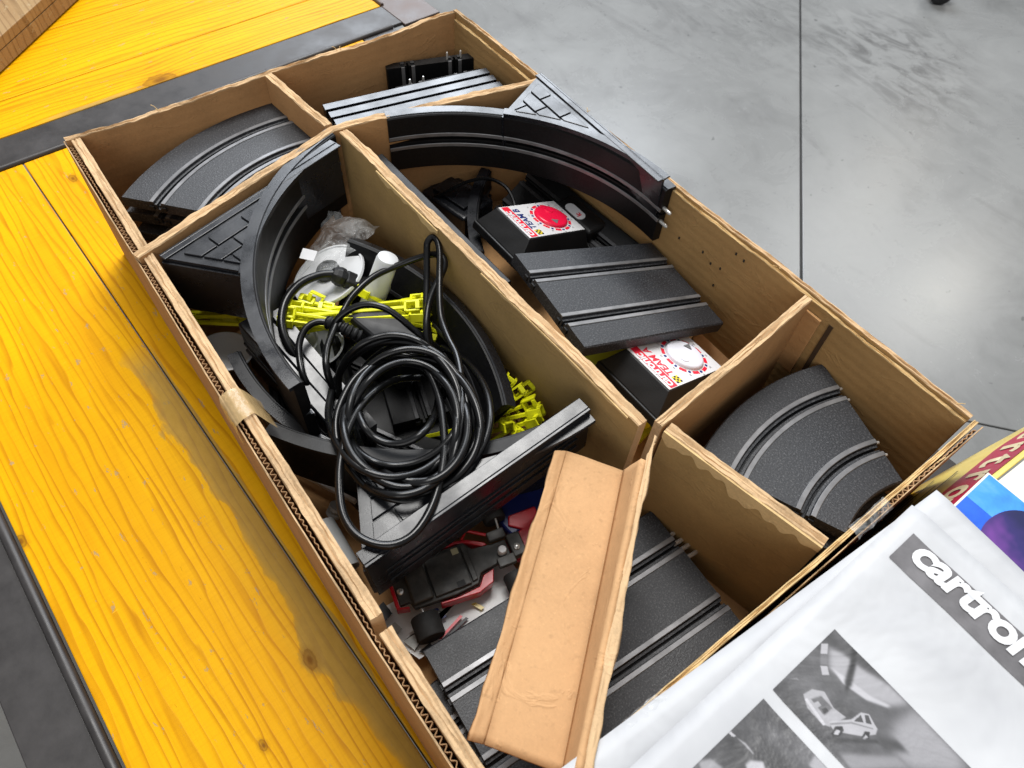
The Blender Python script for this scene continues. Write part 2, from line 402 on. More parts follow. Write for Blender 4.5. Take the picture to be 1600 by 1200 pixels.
def steel_mat(name, c, c2):
    t = NT(name); v = t.noise(t.map(), 26, 5, 0.65); sc_ = t.noise(t.map((3, 60, 60), (0, 0, 0.6)), 4, 4, 0.7)
    a = t.ramp(v, [(0.35, c), (0.7, c2)]); a = t.mix(t.ramp(sc_, [(0.70, 0.0), (0.76, 0.5)]), a, (0.16, 0.15, 0.14))
    t.col(a).rough(t.ramp(v, [(0.3, 0.38), (0.7, 0.55)])).nrm(t.bump(v, 0.2, 0.001)); t.p(Specular_IOR_Level=0.5); return t.mat
M_steel = steel_mat('painted_steel', (0.019, 0.0165, 0.016), (0.034, 0.030, 0.029))
M_rust = steel_mat('rusty_steel', (0.050, 0.032, 0.026), (0.10, 0.065, 0.052))

STAINS = [(P(1395, 78, -0.75).x, P(1395, 78, -0.75).y, 0.34, 0.75), (P(1440, 150, -0.75).x, P(1440, 150, -0.75).y, 0.30, 0.45), (P(1180, 30, -0.75).x, P(1180, 30, -0.75).y, 0.5, 0.30)]
def concrete():
    t = NT('polished_concrete'); o = t.map()
    a = t.noise(o, 1.3, 6, 0.62, 0.5); b = t.noise(o, 5.5, 6, 0.7, 0.8); s = t.noise(t.map((1, 1, 1), (0, 0, 0.7)), 70, 3, 0.7)
    f = t.math('ADD', t.math('MULTIPLY', a, 0.62), t.math('MULTIPLY', b, 0.38))
    c = t.ramp(f, [(0.30, (0.130, 0.131, 0.127)), (0.46, (0.188, 0.189, 0.184)), (0.62, (0.228, 0.229, 0.223)), (0.75, (0.265, 0.265, 0.256))])
    c = t.mix(t.ramp(s, [(0.60, 0.0), (0.72, 0.18)]), c, (0.14, 0.14, 0.14))
    st = t.noise(t.map((1.0, 2.6, 1), (0, 0, 0.9), (3.1, 0.4, 0)), 1.5, 5, 0.7, 1.2)
    c = t.mix(t.ramp(st, [(0.58, 0.0), (0.72, 0.40)]), c, (0.085, 0.083, 0.082))
    for (sx, sy, sr, sm) in STAINS:
        mp = t.map((1, 1, 1), (0, 0, 0), (-sx, -sy, 0)); q_ = t.sep(mp)
        d2_ = t.math('SQRT', t.math('ADD', t.math('MULTIPLY', q_[0], q_[0]), t.math('MULTIPLY', q_[1], q_[1])))
        fall = t.ramp(t.math('DIVIDE', d2_, sr), [(0.25, 1.0), (1.0, 0.0)])
        ns_ = t.ramp(t.noise(t.map((1, 2.4, 1), (0, 0, 0.8)), 6, 5, 0.7, 1.5), [(0.45, 0.0), (0.62, 1.0)])
        c = t.mix(t.math('MULTIPLY', t.math('MULTIPLY', fall, ns_), sm), c, (0.055, 0.054, 0.053))
    pit = t.noise(t.map((1, 1, 1), (0, 0, 0.3)), 34, 2, 0.5); c = t.mix(t.ramp(pit, [(0.735, 0.0), (0.765, 0.6)]), c, (0.05, 0.05, 0.05))
    t.col(c); t.rough(t.ramp(f, [(0.3, 0.22), (0.7, 0.33)])); t.p(Specular_IOR_Level=0.45)
    t.nrm(t.bump(t.noise(o, 16, 5, 0.6), 0.05, 0.004)); return t.mat
M_floor = concrete()

# ---------------------------------------------------------------- floor (slabs with saw-cut joints)
ZF = -0.75
fl = bpy.data.objects.new('floor', bpy.data.meshes.new('floor')); 
fl.data.from_pydata([(-30, -30, ZF - 0.012), (30, -30, ZF - 0.012), (30, 30, ZF - 0.012), (-30, 30, ZF - 0.012)], [], [(0, 1, 2, 3)])
fl.data.materials.append(simple('joint_filler', (0.035, 0.034, 0.033), 0.8, 0, 0.3, 30)); COL.objects.link(fl); setp(fl, kind='structure')
j0 = P(1252, 320, ZF); ja = P(1251, 0, ZF); jd = (Vector((ja.x, ja.y)) - Vector((P(1253, 420, ZF).x, P(1253, 420, ZF).y))).normalized()
jn = Vector((jd.y, -jd.x)); c2 = P(1560, 668, ZF); k0 = (Vector((c2.x, c2.y)) - Vector((j0.x, j0.y))).dot(jd)
for (u0, u1) in ((-25, k0 - 0.0022), (k0 + 0.0022, 25)):
    for (v0, v1) in ((-25, -0.0035), (0.0035, 25)):
        q = [Vector((j0.x, j0.y)) + jd * u + jn * v for u, v in ((u0, v0), (u1, v0), (u1, v1), (u0, v1))]
        b = MB(); b.prism([(p.x, p.y) for p in q], ZF - 0.011, ZF); b.build('slab', M_floor, fl, bevel=0.002)

# ---------------------------------------------------------------- tables
TA = radians(2.8)
MT = Matrix.Translation((-0.215, -0.278, 0)) @ Matrix.Rotation(TA, 4, 'Z')
MTi = MT.inverted()
def toT(px, py, z=0): return MTi @ P(px, py, z)
lower = empty('folding_table', MT, 'yellow varnished wooden table under the box with dark steel edge', 'table')
k1 = toT(102, 805); k2 = toT(484, 1031)
kn_low = [(toT(114, 279).x, toT(114, 279).y, 0.0042), (toT(33, 846).x, toT(33, 846).y, 0.004), (k2.x, k2.y, 0.0048), (toT(412, 1165).x, toT(412, 1165).y, 0.0026)]
W_low = wood('yellow_wood', seam=0.2265, xr=(0.36, 0.98), knots=kn_low, worn=0.635)
ys = [0.0555, 0.2312, 0.395, 0.56, 0.735]
for i in range(4):
    b = MB(); b.box((1.0015, (ys[i] + ys[i + 1]) / 2, -0.014), (2.0, ys[i + 1] - ys[i] - 0.0016, 0.028)); b.build('plank', W_low, lower, bevel=0.0012)
b = MB()   # side rail: angle steel with a rolled inner lip
b.box((1.0, 0.0225, -0.004), (2.132, 0.045, 0.006)); b.box((1.0, 0.002, -0.03), (2.132, 0.004, 0.05))
b.build('side_rail', M_steel, lower, bevel=0.001)
b = MB(); b.tube([(0.001, 0.0495, -0.0005), (2.0, 0.0495, -0.0005)], 0.0048, 12); b.build('rail_lip', M_steel, lower, smooth=True)
b = MB(); b.box((1.0, 0.7655, -0.004), (2.132, 0.058, 0.006)); b.box((1.0, 0.793, -0.03), (2.132, 0.004, 0.05)); b.build('side_rail', M_steel, lower, bevel=0.001)
b = MB(); b.box((-0.034, 0.429, -0.0022), (0.058, 0.766, 0.006)); b.build('end_rail', M_steel, lower, bevel=0.001)
b = MB(); b.tube([(-0.0035, 0.056, 0.0), (-0.0035, 0.792, 0.0)], 0.0042, 12); b.build('rail_lip', M_steel, lower, smooth=True)
for (lx, ly) in ((0.1, 0.08), (0.1, 0.71), (1.9, 0.08), (1.9, 0.71)):
    b = MB(); b.box((lx, ly, (-0.03 + ZF) / 2), (0.03, 0.03, -0.03 - ZF)); b.build('leg', M_steel, lower, bevel=0.002)

MU = MT @ Matrix.Translation((-0.0675, -0.35, 0)) @ Matrix.Rotation(pi / 2, 4, 'Z')      # local x along the far table
MUi = MU.inverted()
def toU(px, py): return MUi @ P(px, py, 0)
upper = empty('folding_table', MU, 'yellow wooden table beyond the box with a large dark knot', 'table')
kk = toU(250, 124)
W_up = wood('far_yellow_wood', seam=toU(330, 100).y, xr=(0.62, 0.72), knots=[(kk.x, kk.y, 0.013)], worn=0.635)
s1 = toU(0, 157).y; s2 = toU(60, 50).y
edges = [0.0, s1, s2, s2 + 0.17, s2 + 0.32, s2 + 0.5]
for i in range(5):
    b = MB(); xe = 1.143 + 0.02
    b.box((xe / 2 - 0.4, (edges[i] + edges[i + 1]) / 2, -0.0145), (xe + 0.8, edges[i + 1] - edges[i] - 0.0014, 0.027)); b.build('plank', W_up, upper, bevel=0.001)
b = MB(); b.box((1.198, 0.22, -0.004), (0.068, 0.576, 0.006)); b.box((1.234, 0.22, -0.03), (0.004, 0.7, 0.05)); b.build('end_rail', M_rust, upper, bevel=0.001)
b = MB(); b.tube([(1.1665, 0.0, 0), (1.1665, 0.55, 0)], 0.003, 10); b.build('rail_lip', M_rust, upper, smooth=True)
for (lx, ly) in ((1.1, 0.06), (1.1, 0.6)):
    b = MB(); b.box((lx, ly, (-0.03 + ZF) / 2), (0.03, 0.03, -0.03 - ZF)); b.build('leg', M_rust, upper, bevel=0.002)

# ---------------------------------------------------------------- cardboard
H = 0.155
def wobble(seed, octs=((9, 1.0), (23, 0.5), (61, 0.35), (140, 0.25))):
    r = random.Random(seed); ph = [(f, a, r.uniform(0, 6.28)) for f, a in octs]
    return lambda s: sum(a * sin(f * s + p) for f, a, p in ph) / 1.6

def polyline(pts, n):
    pts = [Vector((p[0], p[1])) for p in pts]; L = [0]
    for a, b in zip(pts, pts[1:]): L.append(L[-1] + (b - a).length)
    out = []
    for k in range(n + 1):
        d = L[-1] * k / n; j = max(i for i in range(len(L) - 1) if L[i] <= d + 1e-9)
        t = (d - L[j]) / (L[j + 1] - L[j]); p = pts[j].lerp(pts[j + 1], t)
        tv = pts[min(j + 1, len(pts) - 1)] - pts[j]
        # soften the direction near bends
        out.append((p, tv.normalized(), d))
    dirs = [o[1] for o in out]; res = []
    for k, (p, tv, d) in enumerate(out):
        a = sum((dirs[min(max(k + j, 0), n)] for j in range(-3, 4)), Vector((0, 0))).normalized()
        res.append((p, Vector((-a.y, a.x)), d))
    return res, L[-1]

def sheet(name, pts, zb, zt, th, mats, parent, n=120, amp=0.0012, lat=0.0006, seed=1, ridges=True, lean=0.0):
    """standing board: pts along its right-hand face, thickness to the left; ragged, layered top edge"""
    pl, L = polyline(pts, n); b = MB()
    fr = [0, 0.05, 0.2, 0.36, 0.5, 0.64, 0.8, 0.95, 1.0] if ridges else [0, 0.12, 0.5, 0.88, 1.0]
    wz = wobble(seed, ((40 , 1.0), (95, 0.6), (230, 0.5), (520, 0.35))); wl = wobble(seed + 50, ((14, 1.0), (37, 0.5), (120, 0.2)))
    wr = [wobble(seed + 60 + j, ((60, 1.0), (170, 0.7), (400, 0.4))) for j in range(len(fr))]
    m = len(fr); amp *= 0.65; lat *= 0.7
    for (p, nv, d) in pl:
        z = (zt(d / L) if callable(zt) else zt) + amp * wz(d); sh = lat * wl(d)
        q = p + nv * sh
        b.v.append((q.x - nv.x * lean * 0, q.y, zb))
        for j, f in enumerate(fr):
            r = q + nv * (th * f + (0.09 * th * wr[j](d) if 0 < j < m - 1 else 0)) + nv * lean
            e = min(f, 1 - f)
            dz = -0.0009 if e == 0 else (-0.0010 if (ridges and j in (3, 5)) else 0.0)
            b.v.append((r.x, r.y, z + dz + 0.0005 * wr[j](d + 0.3)))
        q2 = q + nv * th; b.v.append((q2.x, q2.y, zb))
    k = m + 2
    for i in range(n):
        for j in range(k - 1):
            b.f.append((i * k + j, i * k + j + 1, (i + 1) * k + j + 1, (i + 1) * k + j)); b.m.append(1 if 1 <= j <= k - 3 else 0)
        b.f.append((i * k, (i + 1) * k, (i + 1) * k + k - 1, i * k + k - 1)); b.m.append(0)
    b.f.append(tuple(range(k))); b.m.append(1); b.f.append(tuple(n * k + j for j in range(k))); b.m.append(1)
    return b.build(name, mats, parent, world=True)

def flute(name, pts, off, z0, z1, amp, period, mat, parent):
    pl, L = polyline(pts, int((((Vector(pts[-1]) - Vector(pts[0])).length)) / period * 8)); b = MB(); wz = wobble(5, ((60, 1), (150, .6)))
    for (p, nv, d) in pl:
        q = p + nv * (off + amp * (0.62 + 0.38 * sin(d * 43 + 1.3 * sin(d * 17))) * sin(2 * pi * d / period + 1.6 * sin(d * 31) + 1.1 * sin(d * 77)))
        b.v.append((q.x, q.y, z0)); b.v.append((q.x, q.y, z1 + 0.0007 * wz(d)))
    for i in range(len(pl) - 1): b.f.append((2 * i, 2 * i + 1, 2 * i + 3, 2 * i + 2)); b.m.append(0)
    o = b.build(name, mat, parent, world=True); s = o.modifiers.new('thick', 'SOLIDIFY'); s.thickness = 0.0006; s.offset = 0
    return o

box = empty('cardboard_box', Vector((0, 0, 0.0)), 'large open brown cardboard box full of slot car track on the yellow table', 'box')
# floor of the box: two flaps that meet
for (y0, y1) in ((0.006, 0.231), (0.233, 0.458)):
    b = MB(); b.box((0.3615, (y0 + y1) / 2, 0.0025), (0.711, y1 - y0, 0.003)); b.build('bottom_flap', M_wallZ, box)
# long near wall: outer liner, exposed flutes, folded inner panels in two lengths
XL, YL = 0.723, 0.464
NW = [P(97, 218, H), P(345, 626, H), P(575, 992, H), P(720, 1222, H)]
ln = [(0.0, 0.0), (P(345, 628, H).x, P(345, 628, H).y + 0.001), (P(575, 995, H).x, P(575, 995, H).y), (0.723, 0.0)]
sheet('outer_liner', ln, 0.0005, lambda s: H - 0.0035 + 0.0012 * sin(s * 9), 0.0012, (M_out, M_edge), box, 200, 0.0014, 0.0006, 3, False)
flute('corrugation', ln, 0.0036, 0.09, H - 0.0055, 0.0017, 0.0053, M_flute, box)
xs = P(583, 985, H).x
def part_line(x0, x1, off):
    out = []
    for k in range(13):
        x = x0 + (x1 - x0) * k / 12
        for a, c in zip(ln, ln[1:]):
            if a[0] - 1e-6 <= x <= c[0] + 1e-6:
                t = (x - a[0]) / (c[0] - a[0]); y = a[1] + (c[1] - a[1]) * t; break
        out.append((x, y + off))
    return out
sheet('wall_panel', part_line(0.006, xs - 0.006, 0.0062), 0.0005, lambda s: H + 0.0006 * sin(s * 14), 0.0088, (M_wallX, M_edge), box, 170, 0.0009, 0.0004, 11)
sheet('wall_panel', part_line(xs + 0.004, 0.7165, 0.0062), 0.0005, H, 0.0088, (M_wallX, M_edge), box, 90, 0.0009, 0.0004, 12)
# short far-left wall, long right wall, short front wall
sheet('wall_panel', [(0.0, 0.4575), (0.0, 0.0015)], 0.0005, lambda s: H - 0.0005 + 0.0014 * sin(s * 13 + 1), 0.0055, (M_wallX, M_edge), box, 150, 0.0016, 0.0008, 21)
sheet('wall_panel', [(0.7165, YL), (0.0, YL)], 0.0005, lambda s: H + 0.001 * sin(s * 8), 0.0046, (M_khakiw, M_edge), box, 170, 0.0010, 0.0006, 31)
sheet('lining_panel', [(0.7160, YL - 0.0052), (0.006, YL - 0.0052)], 0.0045, lambda s: H - 0.005 + 0.003 * sin(s * 5 + 0.5), 0.0030, (M_khakiw, M_pale), box, 170, 0.0012, 0.0003, 32)
b = MB()
sheet('wall_panel', [(XL, 0.0), (XL, YL)], 0.0005, lambda s: H - 0.0012 - 0.004 * max(0, sin(s * 10 - 1.2)), 0.0036, (M_wallZ, M_pale), box, 170, 0.0012, 0.0010, 41)
flute('corrugation', [(XL, 0.335), (XL, YL - 0.006)], -0.0018, 0.08, H - 0.0035, 0.0014, 0.0062, M_flute, box)
sheet('outer_liner', [(XL + 0.0044, 0.0), (XL + 0.0044, 0.2), (XL + 0.0042, YL)], 0.0005, lambda s: H - 0.004 + 0.0025 * sin(s * 7 + 2), 0.0009, (M_out, M_edge), box, 120, 0.0016, 0.0005, 44, False)
# slot with its flap beside the cross divider, stuck tape
pt = P(1275, 548, 0.105)
b = MB(); b.box((0.572, YL - 0.0106, 0.105), (0.016, 0.0026, 0.075)); b.build('wall_tab', M_wallX, box, bevel=0.0004)
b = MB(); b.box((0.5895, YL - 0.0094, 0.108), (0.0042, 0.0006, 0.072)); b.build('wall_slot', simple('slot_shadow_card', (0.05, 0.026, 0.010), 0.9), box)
# small holes pierced in the right wall
for (px, py) in ((1061, 372), (1098, 394), (1150, 397), (1162, 408), (1110, 412), (1125, 420), (1114, 446)):
    h = P(px, py, 0.1); t = (YL - 0.0087 - CAM.y) / (h.y - CAM.y); h = CAM + (h - CAM) * t
    b = MB(); b.box((h.x, h.y + 0.0002, h.z), (0.0016, 0.0006, 0.0028)); b.build('pierced_hole', M_slot, box, world=True)
# packing tape folded over the near wall
a0 = P(338, 622, H + 0.002); a1 = P(358, 612, H + 0.003); dx = Vector((0.034, 0.0005, 0))
b = MB(); rows = []
off = [(-0.001, -0.030), (-0.0012, -0.012), (-0.0004, 0.0008), (0.006, 0.0022), (0.0148, 0.0016), (0.0180, -0.006), (0.0225, -0.016), (0.026, -0.028)]
r = random.Random(4); nx = 9
for i in range(nx):
    for (oy, oz) in off:
        b.v.append((P(343, 628, H).x - 0.004 + 0.030 * i / (nx - 1) + r.uniform(-1, 1) * 0.0012, ln[1][1] - 0.0004 + oy + r.uniform(-1, 1) * 0.0006, H + oz + r.uniform(-1, 1) * 0.0006))
for i in range(nx - 1):
    for j in range(len(off) - 1): b.f.append((i * 8 + j, i * 8 + j + 1, i * 8 + 8 + j + 1, i * 8 + 8 + j)); b.m.append(0)
b.build('tape', M_tape, box, smooth=True, angle=80)
# peeled tape on the front wall edge
for (y0, y1, sd) in ((0.305, 0.345, 8), (0.095, 0.125, 9)):
    b = MB(); r = random.Random(sd)
    for i in range(9):
        y = y0 + (y1 - y0) * i / 8
        for (ox, oz) in ((-0.0045, -0.012), (-0.0042, 0.001), (0.001, 0.0022), (0.0056, 0.0), (0.006, -0.02)):
            b.v.append((XL + ox + r.uniform(-1, 1) * 0.0006, y, H + oz + r.uniform(-1, 1) * 0.0008))
    for i in range(8):
        for j in range(4): b.f.append((i * 5 + j, i * 5 + j + 1, i * 5 + 5 + j + 1, i * 5 + 5 + j)); b.m.append(0)
    b.build('tape', M_bag, box, smooth=True)

rf = random.Random(31)
for (x_, y_, n_) in ((0.002, 0.10, 2), (0.003, 0.30, 2), (0.25, 0.4615, 2), (0.52, 0.4615, 2), (0.70, 0.4605, 2), (0.7245, 0.40, 2)):
    for q_ in range(n_):
        a_ = Vector((x_, y_ + rf.uniform(-0.006, 0.006) * (x_ < 0.01 or x_ > 0.72), H - 0.002)); v_ = Vector((rf.uniform(-1, 1), rf.uniform(-1, 1), rf.uniform(0.4, 1.0))).normalized()
        w_ = Vector((rf.uniform(-1, 1), rf.uniform(-1, 1), 0))
        MB().tube(spline([a_, a_ + v_ * 0.003 + w_ * 0.001, a_ + v_ * 0.005 + w_ * 0.002, a_ + v_ * 0.006 + w_ * 0.004], 4), 0.00035, 5).build('paper_fibre', M_pale, box, world=True)

def torn(name, pts, side, z_top, depth, parent, seed, s0, s1, th=0.0014):
    """ragged pale strip where the top ply has been peeled off along the upper edge of a board's face"""
    pl, L = polyline(pts, 160); b = MB(); wz = wobble(seed, ((30, 1.0), (75, 0.8), (190, 0.5), (430, 0.4)))
    sel = [(p, nv, d) for (p, nv, d) in pl if s0 <= d / L <= s1]
    for (p, nv, d) in sel:
        u = (d / L - s0) / (s1 - s0); k = min(1, u * 9, (1 - u) * 9)
        dep = max(0.002, depth * (0.75 + 0.45 * wz(d)) * (0.35 + 0.65 * k))
        zt = z_top(d / L) if callable(z_top) else z_top
        q = p + nv * side * th; b.v += [(p.x, p.y, zt), (q.x, q.y, zt), (q.x, q.y, zt - dep), (p.x, p.y, zt - dep)]
    for i in range(len(sel) - 1):
        for j in range(4): b.f.append((i * 4 + j, i * 4 + (j + 1) % 4, i * 4 + 4 + (j + 1) % 4, i * 4 + 4 + j)); b.m.append(0)
    b.f += [(0, 1, 2, 3), tuple(4 * (len(sel) - 1) + j for j in range(4))]; b.m += [0, 0]
    return b.build(name, M_pale, parent, world=True)

def divider(label, pts, zt, th, mats, n=120, seed=1, amp=0.0014, lat=0.0008, zb=0.0045):
    c = pts[0]; e = empty('cardboard_divider', Vector((c[0], c[1], zb)), label, 'divider', 'cardboard dividers slotted into the box')
    sheet('panel', pts, zb, zt, th, mats, e, n, amp, lat, seed); return e
# 1 long crosswise, bent in the middle
D1 = [(0.1945, 0.0015), (0.162, 0.112), (0.1285, 0.226), (0.150, 0.345), (0.1735, 0.4540)]
divider('bent cardboard divider crossing the full box width behind the stone corner pieces', [(x + 0.0045, y) for x, y in D1], lambda s: H + 0.0025 - 0.0015 * s, 0.0085, (M_wallZ, M_edge), 150, 101, 0.0009, 0.0006)
# 2 small one between the two far compartments
divider('short cardboard divider between the curved track stack and the row of upright track', [(0.0070, 0.2095), (0.1205, 0.2200)], lambda s: H + 0.001, 0.0085, (M_wallX, M_edge), 70, 102, 0.0013, 0.0010)
# 3 long central one
D3 = [(0.136, 0.2285), (0.30, 0.2330), (0.45, 0.2385), (0.571, 0.2430)]
d3 = divider('long central cardboard divider with a torn upper edge and a cable loop against it', D3, lambda s: H + 0.001 - 0.003 * max(0, s - 0.8) * 5, 0.0095, (M_khaki, M_edge), 170, 103, 0.0011, 0.0010)
torn('torn_ply', D3, -1, lambda s: H - 0.001 - 0.003 * max(0, s - 0.8) * 5, 0.0085, d3, 7, 0.16, 0.40)
torn('torn_ply', D3, -1, lambda s: H - 0.001 - 0.003 * max(0, s - 0.8) * 5, 0.0035, d3, 8, 0.55, 0.98)
# 4 crosswise in front of the controller
D4 = [(0.5640, 0.4525), (0.5755, 0.345), (0.5835, 0.2545)]
divider('clean cut cardboard divider in front of the white dialled controller', D4, H + 0.002, -0.0075, (M_wallZ, M_edge), 120, 104, 0.0008, 0.0006)
# 5 between right hand stack and big straight piece
D5 = [(0.5860, 0.2555), (0.655, 0.268), (0.7175, 0.2800)]
d5 = divider('short cardboard divider with a wide torn pale strip beside the stack of curved track', D5, H, 0.0085, (M_khaki, M_edge), 100, 105, 0.0008, 0.0005)
torn('torn_ply', D5, -1, H - 0.0006, 0.021, d5, 9, 0.0, 1.0, 0.0017)

# folded cardboard channel lying across the box
ch = empty('cardboard_channel', P(870, 930, 0.10), 'bright brown folded cardboard channel lying across the front of the box', 'cardboard')
def strip_sheet(name, A, B, C, D_, mat, th, n=40, m=6, seed=1, amp=0.0006, edge_amp=0.0):
    """bilinear sheet A-B (near end to far end on one side) and D-C on the other"""
    b = MB(); wz = wobble(seed, ((5, 1), (13, .6), (29, .5))); we = wobble(seed + 3, ((9, 1), (31, .8), (70, .6)))
    for i in range(n + 1):
        u = i / n
        for j in range(m + 1):
            v = j / m; p = A.lerp(B, u).lerp(D_.lerp(C, u), v)
            p = p + Vector((0, 0, amp * wz(u * 2 + v))) + (D_ - A) * (v * edge_amp * we(u * 1.5) if j == m else 0)
            b.v.append(tuple(p))
    k = m + 1
    for i in range(n):
        for j in range(m): b.f.append((i * k + j, i * k + j + 1, (i + 1) * k + j + 1, (i + 1) * k + j)); b.m.append(0)
    o = b.build(name, mat, ch, smooth=True, world=True); s = o.modifiers.new('thick', 'SOLIDIFY'); s.thickness = th; s.offset = -1
    return o
bL0, bL1 = P(757, 1163, 0.127), P(886, 704, 0.125); bR0, bR1 = P(887, 1212, 0.127), P(981, 738, 0.125)
strip_sheet('base_panel', bL0, bL1, bR1, bR0, M_new, 0.003, seed=3)
strip_sheet('side_flange', bR0, bR1, P(1010, 720, 0.156), P(909, 1212, 0.158), M_new, 0.0042, seed=4, edge_amp=0.012)
strip_sheet('side_flange', bL1, bL0, P(733, 1156, 0.131), P(868, 704, 0.129), M_new, 0.003, seed=5, edge_amp=0.03)
tp0, tp1 = P(914, 1212, 0.158), P(1021, 680, 0.156)
strip_sheet('flange_edge', P(908, 1212, 0.1585), P(1010, 716, 0.1565), P(1024, 680, 0.1570), P(926, 1212, 0.1590), M_edge, 0.0030, n=60, m=4, seed=6, amp=0.0008, edge_amp=0.08)

# ---------------------------------------------------------------- slot car track
LANE, RH, RW = 0.029, 0.0062, 0.0042
def track_profile(W, T=0.0115, lanes=(-LANE, LANE)):
    top = [(-W / 2, -0.0012), (-W / 2 + 0.0012, 0)]
    for c in lanes:
        top += [(c - 0.0040, 0), (c - 0.0034, -0.0022), (c - 0.0013, -0.0024), (c - 0.0013, -0.008), (c + 0.0013, -0.008), (c + 0.0013, -0.0024), (c + 0.0034, -0.0022), (c + 0.0040, 0)]
    top += [(W / 2 - 0.0012, 0), (W / 2, -0.0012)]
    return top + [(W / 2, -T), (-W / 2, -T)]
def rail_profile(c): return [(c - RW / 2, -0.0010), (c - RW / 2, 0.0005), (c - RW / 2 + 0.0004, 0.0008), (c + RW / 2 - 0.0004, 0.0008), (c + RW / 2, 0.0005), (c + RW / 2, -0.0010)]
XV, YV, ZV = Vector((1, 0, 0)), Vector((0, 1, 0)), Vector((0, 0, 1))

def track(name, M, path, W, label, cat, group, lanes=(-LANE, LANE), mat=None, T=0.0115, railmat=None, pins=(), sockets=True, pin_len=0.009, pin_r=0.0019, pin_lanes=None, pin_off=(-1.35, 1.35)):
    e = empty(name, M, label, cat, group)
    MB().sweep(path, track_profile(W, T, lanes)).build('road_surface', mat or M_track, e, smooth=True, angle=25)
    for c in lanes:
        for sgn in (-1, 1):
            MB().sweep(path, rail_profile(c + sgn * RH)).build('conductor_rail', railmat or M_rail, e, smooth=True, angle=25)
    for which in (0, -1):
        o, a, u = path[which]; nb = path[1 if which == 0 else -2][0]; out = (o - nb).normalized()
        if sockets:
            b = MB()
            for c in lanes:
                for sgn in (-1, 1):
                    q = o + a * (c + sgn * RH) - u * 0.0062 + out * 0.0008
                    M2 = frame(q, out, z=u); b.box((0, 0, 0), (0.002, 0.0044, 0.0046), M2)
            b.build('socket', M_slot, e)
        if which in pins:
            for c in (pin_lanes or lanes):
                for sgn in pin_off:
                    q = o + a * (c + sgn * RH) - u * 0.005
                    MB().tube([q - out * 0.002, q + out * (pin_len * 0.9), q + out * pin_len], [pin_r, pin_r, pin_r * 0.6], 10).build('connector_pin', M_pin, e, smooth=True)
    return e
def straight_path(L): return [(Vector((0, 0, 0)), YV, ZV), (Vector((L, 0, 0)), YV, ZV)]
def arc_path(R, a0, a1, n=36):
    return [(Vector((R * cos(a), R * sin(a), 0)), Vector((cos(a), sin(a), 0)), ZV) for a in (radians(a0 + (a1 - a0) * k / n) for k in range(n + 1))]
def wall_path(R, a0, a1, n=48, cone=0.0):
    out = []
    for k in range(n + 1):
        a = radians(a0 + (a1 - a0) * k / n); u = Vector((-cos(a), -sin(a), 0))
        up = (ZV - u * cone).normalized(); nn = (u + ZV * cone).normalized()
        out.append((Vector((R * cos(a), R * sin(a), 0)), up, nn))
    return out

# far left compartment: stack of five curved pieces
G1 = 'curved track pieces stacked in the left compartment'
labs = ['topmost curved black track piece of the stack in the far left compartment', 'second curved track piece from the top of the far left stack', 'third curved track piece from the top of the far left stack', 'fourth curved track piece from the top of the far left stack', 'lowest curved track piece of the far left stack']
cL = Vector((0.257, 0.187))
offs = [(0, 0, 0, 0), (-0.006, 0.002, 0, 2), (0.004, -0.001, 0, 1), (0.008, 0.006, 0, 4), (0.002, 0.003, 0, 3)]
for k in range(5):
    ox, oy, _, rz = offs[k]
    M = Matrix.Translation((cL.x + ox, cL.y + oy, 0.1225 - 0.0195 * k)) @ Matrix.Rotation(radians(rz * 0.6), 4, 'Z')
    if k == 0: c0 = track('curved_track', M, arc_path(0.1895, 168.5, 221.5), 0.126, labs[0], 'track', G1, lanes=(-0.025, 0.025), railmat=M_rail, pins=(-1,), pin_len=0.011, pin_lanes=(-0.025,), pin_off=(0.9,))
    else:
        c = copy_tree(c0, M, skip=('connector_pin',)); c['label'] = labs[k]
# right compartment: stack of four
G2 = 'curved track pieces stacked in the right compartment'
labs = ['topmost curved track piece with grey rails in the right hand compartment', 'second curved track piece down in the right hand compartment', 'third curved track piece down in the right hand compartment', 'lowest curved track piece in the right hand compartment']
for k in range(4):
    M = Matrix.Translation((0.8155 + (0, 0.004, -0.003, 0.002)[k], 0.381 + (0, -0.004, 0.002, -0.003)[k], 0.100 - 0.019 * k)) @ Matrix.Rotation(radians((0, 2.0, 0.5, 2.5)[k]), 4, 'Z')
    if k == 0: c0 = track('curved_track', M, arc_path(0.1665, 160.5, 203), 0.125, labs[0], 'track', G2, pins=(0,), pin_len=0.006, pin_r=0.0014, pin_off=(-1.0, 1.0))
    else:
        c = copy_tree(c0, M, skip=('connector_pin',)); c['label'] = labs[k]
# far right compartment: straight pieces standing on edge
G3 = 'straight track pieces standing on edge in the far compartment'
dirv = Vector((0.039, 0.197, 0)).normalized()
posn = [0.047, 0.0625, 0.0775, 0.0915, 0.105, 0.1185]
wn = ['hindmost', 'second', 'third', 'fourth', 'fifth', 'front']
for k in range(5):
    o = Vector((posn[k] + 0.002, 0.2515 - 0.0015 * k, 0.0675))
    M = frame(o, dirv, z=Vector((-1, 0.2, 0)))
    lab = '%s long straight track piece standing on edge in the far compartment, counted from the back' % wn[k] if 0 < k < 5 else 'hindmost long straight track piece standing on edge in the far compartment'
    if k == 0: s0 = track('straight_track', M, straight_path(0.198), 0.125, lab, 'track', G3, mat=M_border, pins=(0,), pin_len=0.007)
    else:
        c = copy_tree(s0, M); c['label'] = lab
